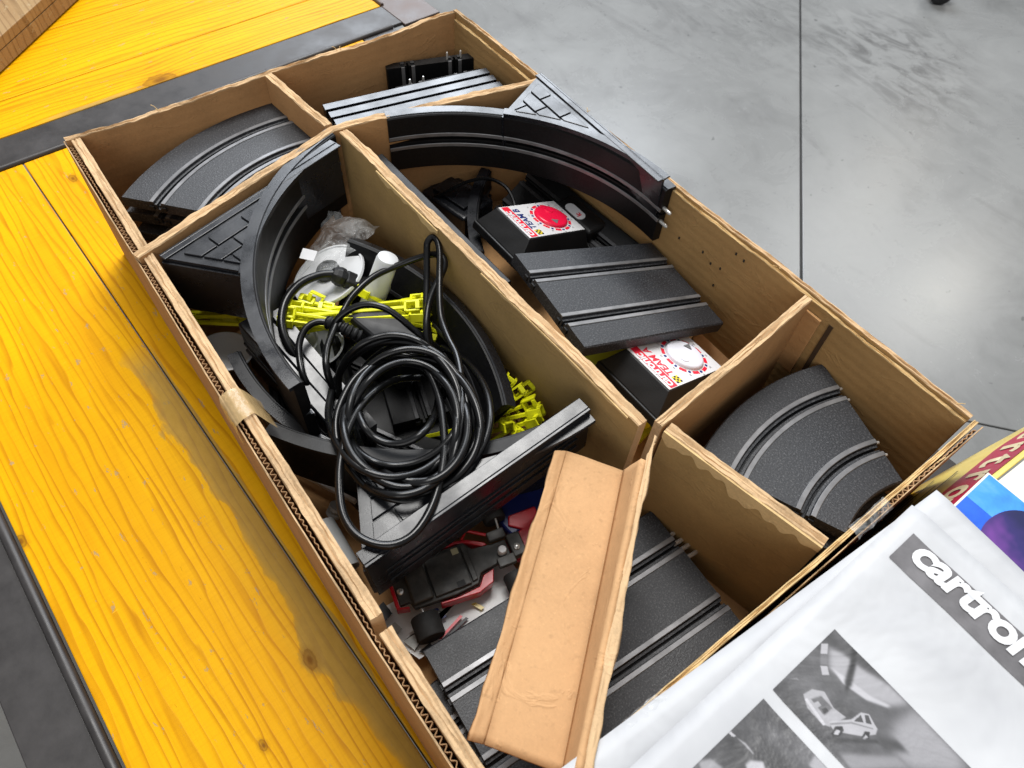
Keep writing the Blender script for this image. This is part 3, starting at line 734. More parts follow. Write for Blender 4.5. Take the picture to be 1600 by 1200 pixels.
# two short pieces standing on end behind them
for k, (ox, oy, zt) in enumerate(((0.031, 0.354, 0.119), (0.0510, 0.350, 0.1125))):
    M = frame((ox, oy + 0.052, zt - 0.110), ZV, z=Vector((-1, 0.2, 0)) if k else Vector((1, -0.35, 0)))
    lab = 'short straight track piece with upright pins leaning at the very back of the far compartment' if k == 0 else 'short straight track piece on end, just behind the long upright ones'
    if k == 0: s1_ = track('straight_track', M, straight_path(0.110), 0.110, lab, 'track', 'short straight pieces standing on end', mat=M_smooth, pins=(-1,), pin_len=0.009, pin_r=0.0013, pin_lanes=(-LANE,))
    else:
        c = copy_tree(s1_, M); c['label'] = lab
# front compartment: two straights lying flat
ax = Vector((0.016, 0.224, 0)).normalized()
G4 = 'straight track pieces lying flat in the front compartment'
o = Vector((0.6505, 0.029, 0.038))
t0 = track('straight_track', frame(o, ax, z=ZV), straight_path(0.226), 0.131, 'long straight track piece with bright rails and four steel pins, under the cardboard channel', 'track', G4, pins=(-1,), pin_len=0.012, pin_r=0.0021, railmat=M_rail, pin_lanes=(LANE,), pin_off=(-2.1, -0.75, 0.35, 1.7))
c = copy_tree(t0, frame(o + Vector((0.02, -0.016, -0.020)), Vector((-0.03, 1, 0)), z=ZV)); c['label'] = 'straight track piece lying beneath another at the front corner of the box'

# ---------------------------------------------------------------- steep curves (single lane walls standing upright)
G5 = 'steep banked curve pieces standing in the box'
def steep(c, R, a0, a1, ztop, label, W=0.066, mat=None, cone=0.0, lanes=(0.002,), railmat=None, pins=(), shoulder=None):
    M = Matrix.Translation((c[0], c[1], ztop - W / 2))
    e = empty('steep_curve', M, label, 'track', G5)
    path = wall_path(R, a0, a1, cone=cone)
    T = 0.0095
    MB().sweep(path, track_profile(W, T, lanes)).build('road_surface', mat or M_smooth, e, smooth=True, angle=25)
    for cc in lanes:
        for sgn in (-1, 1):
            MB().sweep(path, rail_profile(cc + sgn * 0.0064)).build('conductor_rail', railmat or M_raild, e, smooth=True, angle=25)
    # rolled shoulder along the top edge, behind the road surface
    MB().sweep(path, [(W / 2 - 0.003, -T), (W / 2, -0.002), (W / 2 + 0.0012, -0.003), (W / 2 + 0.0012, -T - 0.0035), (W / 2 - 0.003, -T - 0.0035)]).build('shoulder', shoulder or M_border, e, smooth=True, angle=25)
    for which in pins:
        o, a, u = path[which]; nb = path[1 if which == 0 else -2][0]; out = (o - nb).normalized()
        for sgn in (-1, 1):
            q = o + a * (0.002 + sgn * 0.0085) - u * 0.004
            MB().tube([q, q + out * 0.009, q + out * 0.011], [0.002, 0.002, 0.0012], 10).build('connector_pin', M_pin, e, smooth=True)
    return e
steep((0.366, 0.216), 0.230, 164, 84.5, 0.1555, 'upright banked curve with two steel pins sweeping around the right hand long compartment', pins=(-1,), railmat=M_rail)
steep((0.367, 0.296), 0.241, -162.5, -84, 0.1545, 'upright banked curve behind the yellow poles in the left long compartment', W=0.090, lanes=(0.004,), railmat=M_rail)
steep((0.354, -0.032), 0.226, 122, 63, 0.106, 'upright banked curve leaning along the central cardboard divider behind the cable', railmat=M_raild, W=0.100, cone=0.62, lanes=(0.012, -0.028))
steep((0.300, 0.2655), 0.228, -97, -14, 0.078, 'scratched banked curve lying lowest beside the near box wall under the cable', mat=M_border)
steep((0.2705, 0.241), 0.2435, -62, -1.5, 0.1165, 'banked curve with visible rail ends between the cable coil and the yellow clips', shoulder=M_smooth)
steep((0.365, 0.520), 0.228, 214, 248, 0.062, 'low grey banked curve piece behind the red dialled controller', railmat=M_raild)

# ---------------------------------------------------------------- stone patterned corner blocks
def clip(poly, a, b):
    """keep the part of poly left of a->b"""
    out = []; ax, ay = a; bx, by = b
    side = lambda p: (bx - ax) * (p[1] - ay) - (by - ay) * (p[0] - ax)
    for i in range(len(poly)):
        p, q = poly[i], poly[(i + 1) % len(poly)]; sp, sq = side(p), side(q)
        if sp >= 0: out.append(p)
        if sp * sq < 0: t = sp / (sp - sq); out.append((p[0] + (q[0] - p[0]) * t, p[1] + (q[1] - p[1]) * t))
    return out
def parea(p): return 0.5 * sum(p[i][0] * p[(i + 1) % len(p)][1] - p[(i + 1) % len(p)][0] * p[i][1] for i in range(len(p)))
G6 = 'stone patterned triangular corner pieces'
def corner_block(M, label, mirror=False, L=0.208, rim_h=0.0015, rim_w=0.006, depth=0.062, rear=None, mat=None):
    sgn = -1 if mirror else 1        # local: long side along +x from the origin, body on -y (or +y if mirrored)
    e = empty('corner_block', M, label, 'track border', G6)
    mt = mat or M_border
    f = lambda x, y: (x, -sgn * y)
    cx, cy, r = 0.224, 0.240, 0.2425
    C = (0.037, 0.0715)
    aC = math.atan2(C[1] - cy, C[0] - cx); aB = math.atan2(-cy, L - cx)
    rC = math.hypot(C[0] - cx, C[1] - cy); rB = math.hypot(L - cx, cy)
    arc = [(cx + (rB + (rC - rB) * k / 14) * cos(aB + (aC - aB) * k / 14), cy + (rB + (rC - rB) * k / 14) * sin(aB + (aC - aB) * k / 14)) for k in range(15)]
    outline = [(0, 0), (L, 0)] + arc[1:]
    MB().prism([f(*p) for p in outline], -0.004, 0.0, mi=0).build('top_plate', mt, e)
    # raised rim along the long side, skirt walls
    b = MB(); b.prism([f(0, 0), f(L, 0), f(L, rim_w), f(0.0, rim_w)], 0.0, rim_h); b.build('rim', mt, e, bevel=0.0006)
    b = MB(); b.prism([f(0, -0.0025), f(L, -0.0025), f(L, 0.0), f(0, 0.0)], -depth, -0.0003 + rim_h); b.build('long_skirt', mt, e, bevel=0.0005)
    b = MB()
    d = Vector((C[0], C[1])).normalized(); nn = Vector((-d.y, d.x))
    ln_ = math.hypot(*C)
    b.prism([f(0, 0.0003), f(*C), f(C[0] + nn.x * 0.0025, C[1] + nn.y * 0.0025), f(nn.x * 0.0025, 0.0003 + nn.y * 0.0025)], -depth, -0.004); b.build('short_skirt', mt, e, bevel=0.0004)
    for zr in (-0.30, -0.46, -0.70):
        b = MB(); b.prism([f(0.012, -0.0037), f(L - 0.012, -0.0037), f(L - 0.012, -0.0023), f(0.012, -0.0023)], depth * zr - 0.0022, depth * zr); b.build('rib', mt, e, bevel=0.0003)
    # bricks moulded on the short skirt
    nb = 5
    for row in range(3):
        for k in range(3):
            u0 = max(0.004, (k - (0.5 if row % 2 else 0)) * ln_ / 2.5 + 0.0012); u1 = min(ln_ - 0.004, (k + 1 - (0.5 if row % 2 else 0)) * ln_ / 2.5 - 0.0012)
            if u1 - u0 < 0.006: continue
            p0, p1 = d * u0, d * u1; w0 = -nn * 0.0007
            b = MB(); b.prism([f(*p0), f(*p1), f(*(p1 + w0)), f(*(p0 + w0))], -0.009 - 0.0165 * (row + 1) + 0.0012, -0.009 - 0.0165 * row)
            b.build('brick', mt, e, bevel=0.0003)
    # stones: brickwork rows parallel to the long side, kept clear of the rims
    rh = 0.0160
    for row in range(4):
        y0 = 0.0115 + row * rh
        for k in range(-1, 7):
            x0 = k * 0.036 + (0.018 if row % 2 else 0.004)
            g = 0.0009
            q = [(x0 + g, y0 + g), (x0 + 0.036 - g, y0 + g), (x0 + 0.036 - g, y0 + rh - g), (x0 + g, y0 + rh - g)]
            dd = d; off = nn * -0.0075
            q = clip(q, (C[0] + off.x, C[1] + off.y), (off.x, off.y))
            if len(q) < 3: continue
            mx = sum(p[0] for p in q) / len(q); my = sum(p[1] for p in q) / len(q)
            t = Vector((mx - cx, my - cy)).normalized(); tv = Vector((-t.y, t.x)); base = Vector((cx, cy)) + t * (r + 0.0135)
            if (Vector((mx, my)) - Vector((cx, cy))).length < r: continue
            q = clip(q, tuple(base + tv), tuple(base - tv))
            if len(q) < 3 or abs(parea(q)) < 1.5e-5: continue
            b = MB(); b.prism([f(*p) for p in q], -0.0006, 0.0020); b.build('stone', mt, e, bevel=0.0005)
    # thin outline moulding round the arc
    path = []
    for k in range(15):
        x, y = arc[k]; t = Vector((x - cx, y - cy)).normalized()
        path.append((Vector((*f(x, y), 0)), Vector((*f(t.x, t.y), 0)), ZV))
    MB().sweep(path, [(-0.0005, -0.001), (-0.0005, 0.0012), (0.009, 0.0012), (0.0098, 0.0), (0.0098, -0.001)]).build('curved_rim', mt, e, smooth=True, angle=30)
    return e
A1, B1 = Vector((0.2045, 0.0175, 0.1535)), Vector((0.150, 0.217, 0.1535))
corner_block(frame(A1, B1 - A1, z=ZV), 'dark stone patterned triangular corner piece beside the bent divider, left compartment')
A2, B2 = Vector((0.1755, 0.4545, 0.164)), Vector((0.384, 0.4430, 0.166))
corner_block(frame(A2, B2 - A2, z=Vector((0.0, -0.05, 1))), 'stone patterned triangular corner piece poking above the right box wall')
A3, B3 = Vector((0.5365, 0.0225, 0.119)), Vector((0.531, 0.230, 0.131))
corner_block(frame(A3, B3 - A3, z=Vector((-0.02, 0.0, 1))), 'glossy stone patterned corner piece with a raised long edge above the red car', mirror=True, rim_h=0.009, rim_w=0.0115, depth=0.050)
# ---------------------------------------------------------------- right long compartment: plates and controllers
o = Vector((0.1585, 0.2645, 0.0680))
track('straight_track', frame(o, Vector((0.219, 0.0045, -0.002)), z=Vector((0, 1, 0.03))), straight_path(0.219), 0.124, 'straight track piece standing on edge against the central divider', 'track', None, mat=M_smooth)
# slanting straight piece
TL, BL, TR = Vector((0.356, 0.286, 0.134)), Vector((0.4805, 0.2700, 0.134)), Vector((0.381, 0.452, 0.079))
lx = (TR - TL); ly = (BL - TL)
zz = ly.cross(lx); zz = zz if zz.z > 0 else -zz
mid = (TL + BL) / 2
track('straight_track', frame(mid, (TR - TL), z=zz), straight_path((TR - TL).length), (BL - TL).length, 'slanting straight track piece between the two controllers', 'track', None)
track('straight_track', frame(Vector((0.20, 0.405, 0.044)), Vector((1, 0.05, 0.0)), z=Vector((0, -0.55, 1))), straight_path(0.21), 0.09, 'dark straight track piece low against the right wall behind the red controller', 'track', None, mat=M_smooth, lanes=(-0.02, 0.02), railmat=M_raild)

def arc_poly(c, r0, r1, a0, a1, n=6):
    return [(c[0] + r1 * cos(a0 + (a1 - a0) * k / n), c[1] + r1 * sin(a0 + (a1 - a0) * k / n)) for k in range(n + 1)] + \
           [(c[0] + r0 * cos(a1 + (a0 - a1) * k / n), c[1] + r0 * sin(a1 + (a0 - a1) * k / n)) for k in range(n + 1)]
def controller(M, label, knob, team, tcol, ptr):
    """local: x reading direction of the label, y up the label (towards the name), z out of the label; origin = top left of label"""
    e = empty('speed_controller', M, label, 'controller', 'black slot car speed controllers')
    lw, lh = 0.055, 0.083
    inner = [(-0.001, 0.001), (lw + 0.001, 0.001), (lw + 0.001, -lh - 0.001), (-0.001, -lh - 0.001)]
    outer = [(-0.011, 0.014), (lw + 0.011, 0.014), (lw + 0.011, -lh - 0.008), (-0.011, -lh - 0.008)]
    flange = [(-0.0128, 0.0158), (lw + 0.0128, 0.0158), (lw + 0.0128, -lh - 0.0098), (-0.0128, -lh - 0.0098)]
    MB().frustum(outer, -0.0215, inner, -0.0006).build('housing', M_black, e, bevel=0.0008)
    MB().prism(flange, -0.0310, -0.0217).build('base', M_black, e, bevel=0.0014)
    MB().prism([(0, 0), (lw, 0), (lw, -lh), (0, -lh)], -0.0004, 0.0002).build('label_plate', M_lab, e)
    MB().prism([(0.0006, -0.0030), (lw - 0.001, -0.0030), (lw - 0.001, -0.0125), (0.0006, -0.0125)], 0.0002, 0.0004).build('name_band', M_pred, e)
    text_mesh('lettering', 'cartronic', 0.0138, M_lab, e, Matrix.Translation((0.0022, -0.0121, 0.0007)), 0.00035, 0.1, 0.93, 0.93)
    text_mesh('lettering', team, 0.0115, tcol, e, Matrix.Translation((0.0125, -0.0240, 0.0005)), 0.00025, 0.12, 1.0, 0.92)
    for r_ in range(3):
        for c_ in range(4):
            x, y = 0.0025 + c_ * 0.0021, -0.0150 - r_ * 0.0026
            MB().prism([(x, y), (x + 0.0021, y), (x + 0.0021, y - 0.0026), (x, y - 0.0026)], 0.0002, 0.00045).build('flag_square', M_pyel if (r_ + c_) % 2 else M_pblack, e)
    cx, cy, R0 = lw * 0.49, -lh * 0.645, 0.0205
    for k in range(10):
        a0 = 2 * pi * k / 10 + 0.16; a1 = a0 + 2 * pi / 10 - 0.30
        MB().prism(arc_poly((cx, cy), R0, R0 + 0.0034, a0, a1), 0.0002, 0.00045).build('scale_arc', M_pred, e)
        a = 2 * pi * k / 10
        MB().prism([(cx + (R0 + 0.0018) * cos(a) + 0.0015 * cos(t), cy + (R0 + 0.0018) * sin(a) + 0.0015 * sin(t)) for t in (2 * pi * q / 12 for q in range(12))], 0.0002, 0.0005).build('scale_dot', M_pblue, e)
    for k in range(10):
        a = 2 * pi * k / 10; s_ = str(5 + 5 * k)
        text_mesh('numeral', s_, 0.0028, M_pgrey, e, Matrix.Translation((cx + (R0 + 0.0062) * cos(a), cy + (R0 + 0.0062) * sin(a) - 0.0014, 0.0005)), align='CENTER')
    MB().lathe([(0.0193, 0.0002), (0.0190, 0.0022), (0.0180, 0.0034), (0.0165, 0.0038), (0.008, 0.0036)], 48, Matrix.Translation((cx, cy, 0))).build('dial', knob, e, smooth=True, angle=50)
    # finger dimple and pointer
    pa = ptr; q = Vector((cx + 0.0125 * cos(pa), cy + 0.0125 * sin(pa), 0.0037)); d = Vector((cos(pa), sin(pa), 0)); n_ = Vector((-d.y, d.x, 0))
    MB().prism([tuple((q + d * 0.0042).xy), tuple((q - d * 0.003 + n_ * 0.0042).xy), tuple((q - d * 0.003 - n_ * 0.0042).xy)], 0.0030, 0.0046).build('pointer', M_pgrey, e, bevel=0.0003)
    q2 = (cx - 0.009 * cos(pa), cy - 0.009 * sin(pa), 0.0036)
    MB().lathe([(0.0052, 0.0), (0.0046, 0.0008), (0.003, 0.0003)], 24, Matrix.Translation(q2)).build('finger_dimple', knob, e, smooth=True)
    return e
def ctrl_frame(tl, tilt=-0.36, yaw=0.0):
    x = Vector((-1, yaw, 0)); y = Vector((-yaw, -1, -tilt)); return frame(tl, x, y=y)
# label's top-left corner is its +x end towards the divider
qA = P(1046, 609, 0.103)
controller(ctrl_frame(qA), 'black speed controller with a white dial, behind the clean cut divider', M_knobw, 'TEAM A', M_pred, radians(-60))
qB = P(828, 372, 0.098)
controller(ctrl_frame(qB), 'black speed controller with a red dial beside the banked curve', M_knobred, 'TEAM B', M_pblue, radians(160))
# plunger grip behind the red controller
g = empty('hand_grip', P(900, 345, 0.052), 'black plastic plug with a white tab behind the red dialled controller', 'plug')
MB().box((0.002, 0.004, 0.002), (0.062, 0.03, 0.020)).build('body', M_black, g, bevel=0.005, seg=3)
b = MB(); b.prism([(-0.011 + 0.006 * cos(t), -0.001 + 0.006 * sin(t)) for t in (pi / 2 + pi * k / 8 for k in range(9))] + [(0.006 + 0.006 * cos(t), -0.001 + 0.006 * sin(t)) for t in (-pi / 2 + pi * k / 8 for k in range(9))], 0.0118, 0.0130)
b.build('tab', M_lab, g); text_mesh('lettering', 'ic', 0.0085, M_pred, g, Matrix.Translation((0.007, 0.0025, 0.0133)) @ Matrix.Rotation(pi, 4, 'Z'), 0.0003)
for k in range(3):
    MB().tube(spline([(0.03, 0.004 - 0.007 * k, -0.002), (0.05, 0.006 - 0.010 * k, -0.010), (0.066, 0.0 - 0.012 * k, -0.022)], 6), 0.0016, 8).build('lead', M_cable, g, smooth=True)
# cable that loops out behind the red controller
cb = empty('controller_cable', P(800, 320, 0.07), 'thin black cable arching behind the red dialled controller', 'cable')
MB().tube(spline([P(805, 345, 0.075), P(804, 318, 0.082), P(790, 292, 0.088), P(762, 279, 0.086), P(730, 284, 0.078), P(700, 298, 0.066), P(672, 310, 0.05)], 8), 0.0020, 8).build('lead', M_cable, cb, smooth=True, world=True)
# dark items under the red controller and yellow number board below the white one
bb = empty('number_board', P(985, 585, 0.03), 'yellow board printed with a black figure 1 under the white dialled controller', 'board')
c = [P(885, 520, 0.040), P(1000, 690, 0.034), P(1090, 600, 0.030), P(1040, 500, 0.030)]
b = MB(); b.add([tuple(p) for p in c] + [tuple(p - Vector((0, 0, 0.006))) for p in c], [(0, 1, 2, 3), (7, 6, 5, 4), (0, 4, 5, 1), (1, 5, 6, 2), (2, 6, 7, 3), (3, 7, 4, 0)]); b.build('panel', M_yelb, bb, world=True)
ex = (c[1] - c[0]).normalized(); ey = (c[3] - c[0]); nz = ex.cross(ey).normalized(); nz = nz if nz.z > 0 else -nz
t1 = P(968, 618, 0.038)
text_mesh('figure', '1', 0.030, M_pblack, bb, bb.matrix_world.inverted() @ frame(t1 + nz * 0.004, -ex, z=nz), 0.0005)
b = MB(); Mx = frame(P(1004, 655, 0.05), ex, z=nz); b.box((0, 0, 0), (0.016, 0.010, 0.012), Mx); b.build('catch', M_yel, bb, bevel=0.001, world=True)
# loose flaps of cardboard in that compartment
fl1 = empty('cardboard_flap', P(1090, 545, 0.03), 'small folded cardboard flap beside the white dialled controller', 'cardboard')
c = [P(1080, 528, 0.055), P(1093, 522, 0.055), P(1150, 575, 0.02), P(1128, 600, 0.02), P(1086, 560, 0.04)]
MB().add([tuple(p) for p in c], [(0, 1, 2, 3, 4)]).build('panel', M_new, fl1, world=True).modifiers.new('t', 'SOLIDIFY').thickness = 0.003
fl2_ = empty('cardboard_flap', P(850, 300, 0.03), 'torn cardboard flap in the dark behind the red dialled controller', 'cardboard')
c = [P(822, 272, 0.05), P(838, 268, 0.055), P(882, 318, 0.03), P(840, 330, 0.02), P(780, 335, 0.015), P(822, 300, 0.03)]
MB().add([tuple(p) for p in c], [(0, 1, 2, 3, 4, 5)]).build('panel', M_wallZ, fl2_, world=True).modifiers.new('t', 'SOLIDIFY').thickness = 0.003
dk = empty('transformer_block', P(715, 330, 0.03), 'dark plastic block half hidden beside the central divider', 'block')
MB().box((0, 0, 0), (0.07, 0.05, 0.05), Matrix.Rotation(0.2, 4, 'Z')).build('body', M_border, dk, bevel=0.004, seg=3)
MB().box((0, 0, 0.027), (0.05, 0.03, 0.004), Matrix.Rotation(0.2, 4, 'Z')).build('lid', M_border, dk, bevel=0.001)

# ---------------------------------------------------------------- left long compartment
# power adapter with its coil of cable
ad = empty('power_adapter', P(600, 555, 0.075), 'black power adapter with a thick coiled black cable', 'adapter')
c = [P(538, 492, 0.092), P(586, 474, 0.096), P(668, 520, 0.092), P(620, 560, 0.088)]
up = Vector((0, 0, 0.055))
b = MB(); b.add([tuple(p) for p in c] + [tuple(p - up) for p in c], [(0, 1, 2, 3), (7, 6, 5, 4), (0, 4, 5, 1), (1, 5, 6, 2), (2, 6, 7, 3), (3, 7, 4, 0)])
b.build('body', M_black, ad, bevel=0.004, seg=3, world=True)
# ribbed strain relief
sr = spline([P(512, 504, 0.098), P(528, 508, 0.099), P(545, 517, 0.096), P(562, 526, 0.09)], 10)
MB().tube(sr, [0.0052 + 0.0012 * (i % 4 < 2) for i in range(len(sr))], 12).build('strain_relief', M_black, ad, smooth=True, angle=30, world=True)
CR = 0.0032
strands = []
strands.append([P(514, 505, 0.098), P(496, 503, 0.099), P(478, 513, 0.098), P(468, 535, 0.094), P(468, 560, 0.09), P(475, 590, 0.085), P(490, 612, 0.07), P(510, 625, 0.05)])
strands.append([P(690, 405, 0.133), P(684, 398, 0.131), P(668, 399, 0.126), P(634, 410, 0.118), P(586, 431, 0.112), P(553, 460, 0.108), P(536, 487, 0.104), P(522, 515, 0.102), P(511, 545, 0.102), P(510, 575, 0.10), P(520, 605, 0.085), P(535, 625, 0.07)])
strands.append([P(516, 530, 0.09), P(524, 503, 0.104), P(546, 484, 0.112), P(572, 476, 0.116), P(598, 480, 0.116), P(620, 493, 0.112), P(645, 514, 0.104), P(668, 532, 0.095), P(690, 550, 0.08)])
strands.append([P(676, 560, 0.088), P(671, 530, 0.098), P(667, 500, 0.106), P(666, 470, 0.112), P(667, 430, 0.122), P(667, 395, 0.132), P(668, 379, 0.138), P(675, 371, 0.141), P(683, 376, 0.141), P(687, 395, 0.137), P(687, 430, 0.130), P(687, 470, 0.124), P(690, 500, 0.120), P(700, 528, 0.122), P(713, 555, 0.126), P(720, 590, 0.130), P(722, 630, 0.134), P(718, 670, 0.136), P(708, 715, 0.134), P(690, 750, 0.126), P(660, 778, 0.122), P(620, 782, 0.122), P(580, 765, 0.122), P(550, 735, 0.123), P(530, 700, 0.124), P(525, 660, 0.125), P(535, 625, 0.126), P(556, 590, 0.127), P(590, 565, 0.128), P(625, 555, 0.128), P(655, 566, 0.128), P(674, 590, 0.128), P(688, 630, 0.129), P(694, 680, 0.131), P(693, 720, 0.133), P(684, 765, 0.134), P(668, 805, 0.134), P(645, 836, 0.134), P(615, 851, 0.134), P(582, 849, 0.134), P(553, 832, 0.134), P(535, 800, 0.133), P(530, 755, 0.132), P(533, 715, 0.132), P(545, 670, 0.131), P(566, 632, 0.128), P(595, 605, 0.12), P(625, 592, 0.112), P(655, 590, 0.105)])
strands.append([P(690, 398, 0.135), P(695, 410, 0.132), P(692, 424, 0.128), P(680, 448, 0.122), P(670, 475, 0.116), P(666, 510, 0.110), P(670, 542, 0.10), P(685, 570, 0.085), P(700, 590, 0.075)])
def loops(spec):
    for (cx, cy, rx, ry, rot, z, a0, a1, wv) in spec:
        z = 0.1265 + (z - 0.094) * 0.34
        pts = []; n = max(6, int(abs(a1 - a0) / 22))
        for k in range(n + 1):
            a = radians(a0 + (a1 - a0) * k / n); x, y = rx * cos(a), ry * sin(a); q = radians(rot)
            end_ = min(k, n - k); drop = (0.050, 0.030, 0.010)[end_] if end_ < 3 else 0.0
            pts.append(P(cx + x * cos(q) - y * sin(q), cy + x * sin(q) + y * cos(q), z + wv * sin(2.3 * a + rot) - drop))
        strands.append(pts)
loops([(616, 640, 103, 106, 10, 0.114, -170, 190, 0.004), (632, 660, 97, 116, 18, 0.118, -200, 150, 0.004), (636, 650, 92, 112, 4, 0.110, -160, 200, 0.003),
       (642, 668, 108, 104, -12, 0.104, -150, 170, 0.004), (650, 656, 98, 96, 30, 0.098, -190, 140, 0.004), (628, 672, 84, 108, 14, 0.121, -215, 60, 0.003),
       (622, 625, 62, 70, 20, 0.108, -40, 200, 0.004), (650, 648, 116, 112, 0, 0.094, -70, 110, 0.003), (612, 600, 84, 76, -8, 0.120, -185, 25, 0.004), (640, 660, 90, 98, -20, 0.126, -60, 170, 0.003),
       (626, 658, 88, 92, 35, 0.116, -150, 210, 0.005), (648, 664, 100, 112, -30, 0.108, -200, 160, 0.005), (632, 646, 78, 94, 60, 0.105, -170, 130, 0.005)])
for pts in strands: MB().tube(spline(pts, 7), CR, 10).build('cable', M_cable, ad, smooth=True, world=True)
# moulded plug at the far end of the cable
MB().tube(spline([P(525, 428, 0.096), P(500, 430, 0.098), P(470, 443, 0.10), P(448, 468, 0.10), P(440, 500, 0.096), P(446, 530, 0.090), P(462, 555, 0.082), P(490, 570, 0.07), P(530, 590, 0.055)], 8), 0.0042, 10).build('cable', M_cable, ad, smooth=True, world=True)
q0, q1 = P(521, 428, 0.096), P(578, 452, 0.074); Mq = frame(q0, q1 - q0, z=ZV)
b = MB(); b.lathe([(0.0055, -0.002), (0.0085, 0.002), (0.0098, 0.006), (0.0095, 0.010), (0.0070, 0.013)], 8, Mq @ Matrix.Rotation(pi / 2, 4, 'Y')); b.build('plug_collar', M_black, ad, bevel=0.0008, world=True)
b = MB(); b.box((0.026, 0, 0), (0.030, 0.017, 0.012), Mq); b.build('plug', M_black, ad, bevel=0.003, seg=3, world=True)
# printing on the cable jacket
# white disc with hub, white tube, dishes
zt = P(515, 432, 0.075)
dsc = empty('support_disc', frame(zt, Vector((1, 0, 0.18)), z=Vector((0.25, -0.30, 1))), 'white plastic disc with a black hub beside the plug', 'disc')
MB().lathe([(0.0, 0), (0.0385, 0.0), (0.0392, 0.0012), (0.0385, 0.0036), (0.0368, 0.0036), (0.036, 0.0022), (0.012, 0.0022)], 56).build('plate', M_white, dsc, smooth=True, angle=30)
MB().lathe([(0.0125, 0.0022), (0.0125, 0.0065), (0.0100, 0.0075), (0.0095, 0.010), (0.0065, 0.0105), (0.0055, 0.006), (0.0, 0.006)], 28, Matrix.Translation((-0.003, 0.002, 0))).build('hub', simple('hub_rubber', (0.035, 0.037, 0.037), 0.55), dsc, smooth=True, angle=30)
lt = empty('price_tag', frame(P(482, 398, 0.101), Vector((1, 0.8, 0)), z=Vector((0.3, -0.2, 1))), 'small blank white sticker on the clear plastic bag', 'tag')
MB().box((0, 0, 0), (0.015, 0.011, 0.0008)).build('paper', M_lab, lt)
p0, p1 = P(583, 468, 0.070), P(601, 418, 0.108)
tb = empty('white_tube', frame(p0, p1 - p0, z=ZV), 'white plastic tube with a rounded end standing behind the yellow poles', 'tube')
MB().lathe([(0.0115, -0.02), (0.0118, 0.022), (0.0112, 0.0235), (0.0108, 0.05), (0.0098, 0.0535), (0.006, 0.055), (0, 0.0552)], 32, Matrix.Rotation(pi / 2, 4, 'Y')).build('tube_body', M_white, tb, smooth=True, angle=35)
def dish(px, py, z, R, label, nrm):
    e = empty('white_dish', frame(P(px, py, z), Vector((1, 0, 0)), z=nrm), label, 'dish', 'white plastic dishes among the track')
    MB().lathe([(0.0, -0.010), (R * 0.7, -0.0095), (R * 0.93, -0.004), (R, 0.0), (R - 0.0018, 0.0008), (R * 0.88, -0.0035), (R * 0.65, -0.0072), (0, -0.008)], 48).build('bowl', M_grey if R < 0 else M_white, e, smooth=True, angle=40)
dish(352, 548, 0.052, 0.026, 'white dish tucked against the near wall left of the black plates', Vector((0.35, 0.2, 1)))
dish(455, 530, 0.052, 0.026, 'white dish partly under the yellow poles behind the banked curve', Vector((0.2, 0.1, 1)))
dish(502, 540, 0.046, 0.023, 'white dish half hidden under the black power adapter', Vector((-0.1, -0.2, 1)))
# clear bag round the disc
bag = empty('plastic_bag', P(520, 380, 0.08), 'crumpled clear plastic bag around the white disc', 'bag')
r = random.Random(12); b = MB(); nx, ny = 12, 8
e0, e1, e2, e3 = P(448, 505, 0.055), P(520, 332, 0.108), P(588, 352, 0.112), P(520, 452, 0.085)
e0, e1, e2, e3 = P(438, 478, 0.074), P(517, 330, 0.086), P(592, 352, 0.090), P(520, 425, 0.096)
for i in range(nx + 1):
    for j in range(ny + 1):
        u, v = i / nx, j / ny; p = e0.lerp(e1, u).lerp(e3.lerp(e2, u), v)
        b.v.append(tuple(p + Vector((r.uniform(-1, 1), r.uniform(-1, 1), r.uniform(-1, 1))) * 0.0028 + Vector((0, 0, 0.008 * sin(u * 3.1) * sin(v * 3.1)))))
for i in range(nx):
    for j in range(ny): b.f.append((i * (ny + 1) + j, i * (ny + 1) + j + 1, (i + 1) * (ny + 1) + j + 1, (i + 1) * (ny + 1) + j)); b.m.append(0)
b.build('film', M_bag, bag, smooth=True, angle=25, world=True)

# yellow support poles: one built, the rest copied
G7 = 'yellow support poles bundled in the left compartment'
def pole(M, label):
    e = empty('support_pole', M, label, 'pole', G7)
    b = MB(); b.box((0.058, 0, 0), (0.116, 0.0030, 0.0036)); b.build('shaft', M_yel, e, bevel=0.0005)
    b = MB(); b.add([], []);
    b.box((0.122, 0.0044, 0), (0.014, 0.0018, 0.008)); b.box((0.122, -0.0044, 0), (0.014, 0.0018, 0.008)); b.box((0.1158, 0, 0), (0.0022, 0.0106, 0.008)); b.build('clip', M_yel, e, bevel=0.0004)
    b = MB(); b.box((0.1275, 0, 0.0045), (0.004, 0.0070, 0.0016)); b.build('clip_bridge', M_yel, e, bevel=0.0003)
    b = MB(); b.prism([(-0.006, -0.0042), (0.003, -0.0030), (0.003, 0.0030), (-0.006, 0.0042)], -0.0020, 0.0028); b.build('foot', M_yel, e, bevel=0.0004)
    return e
proto = None
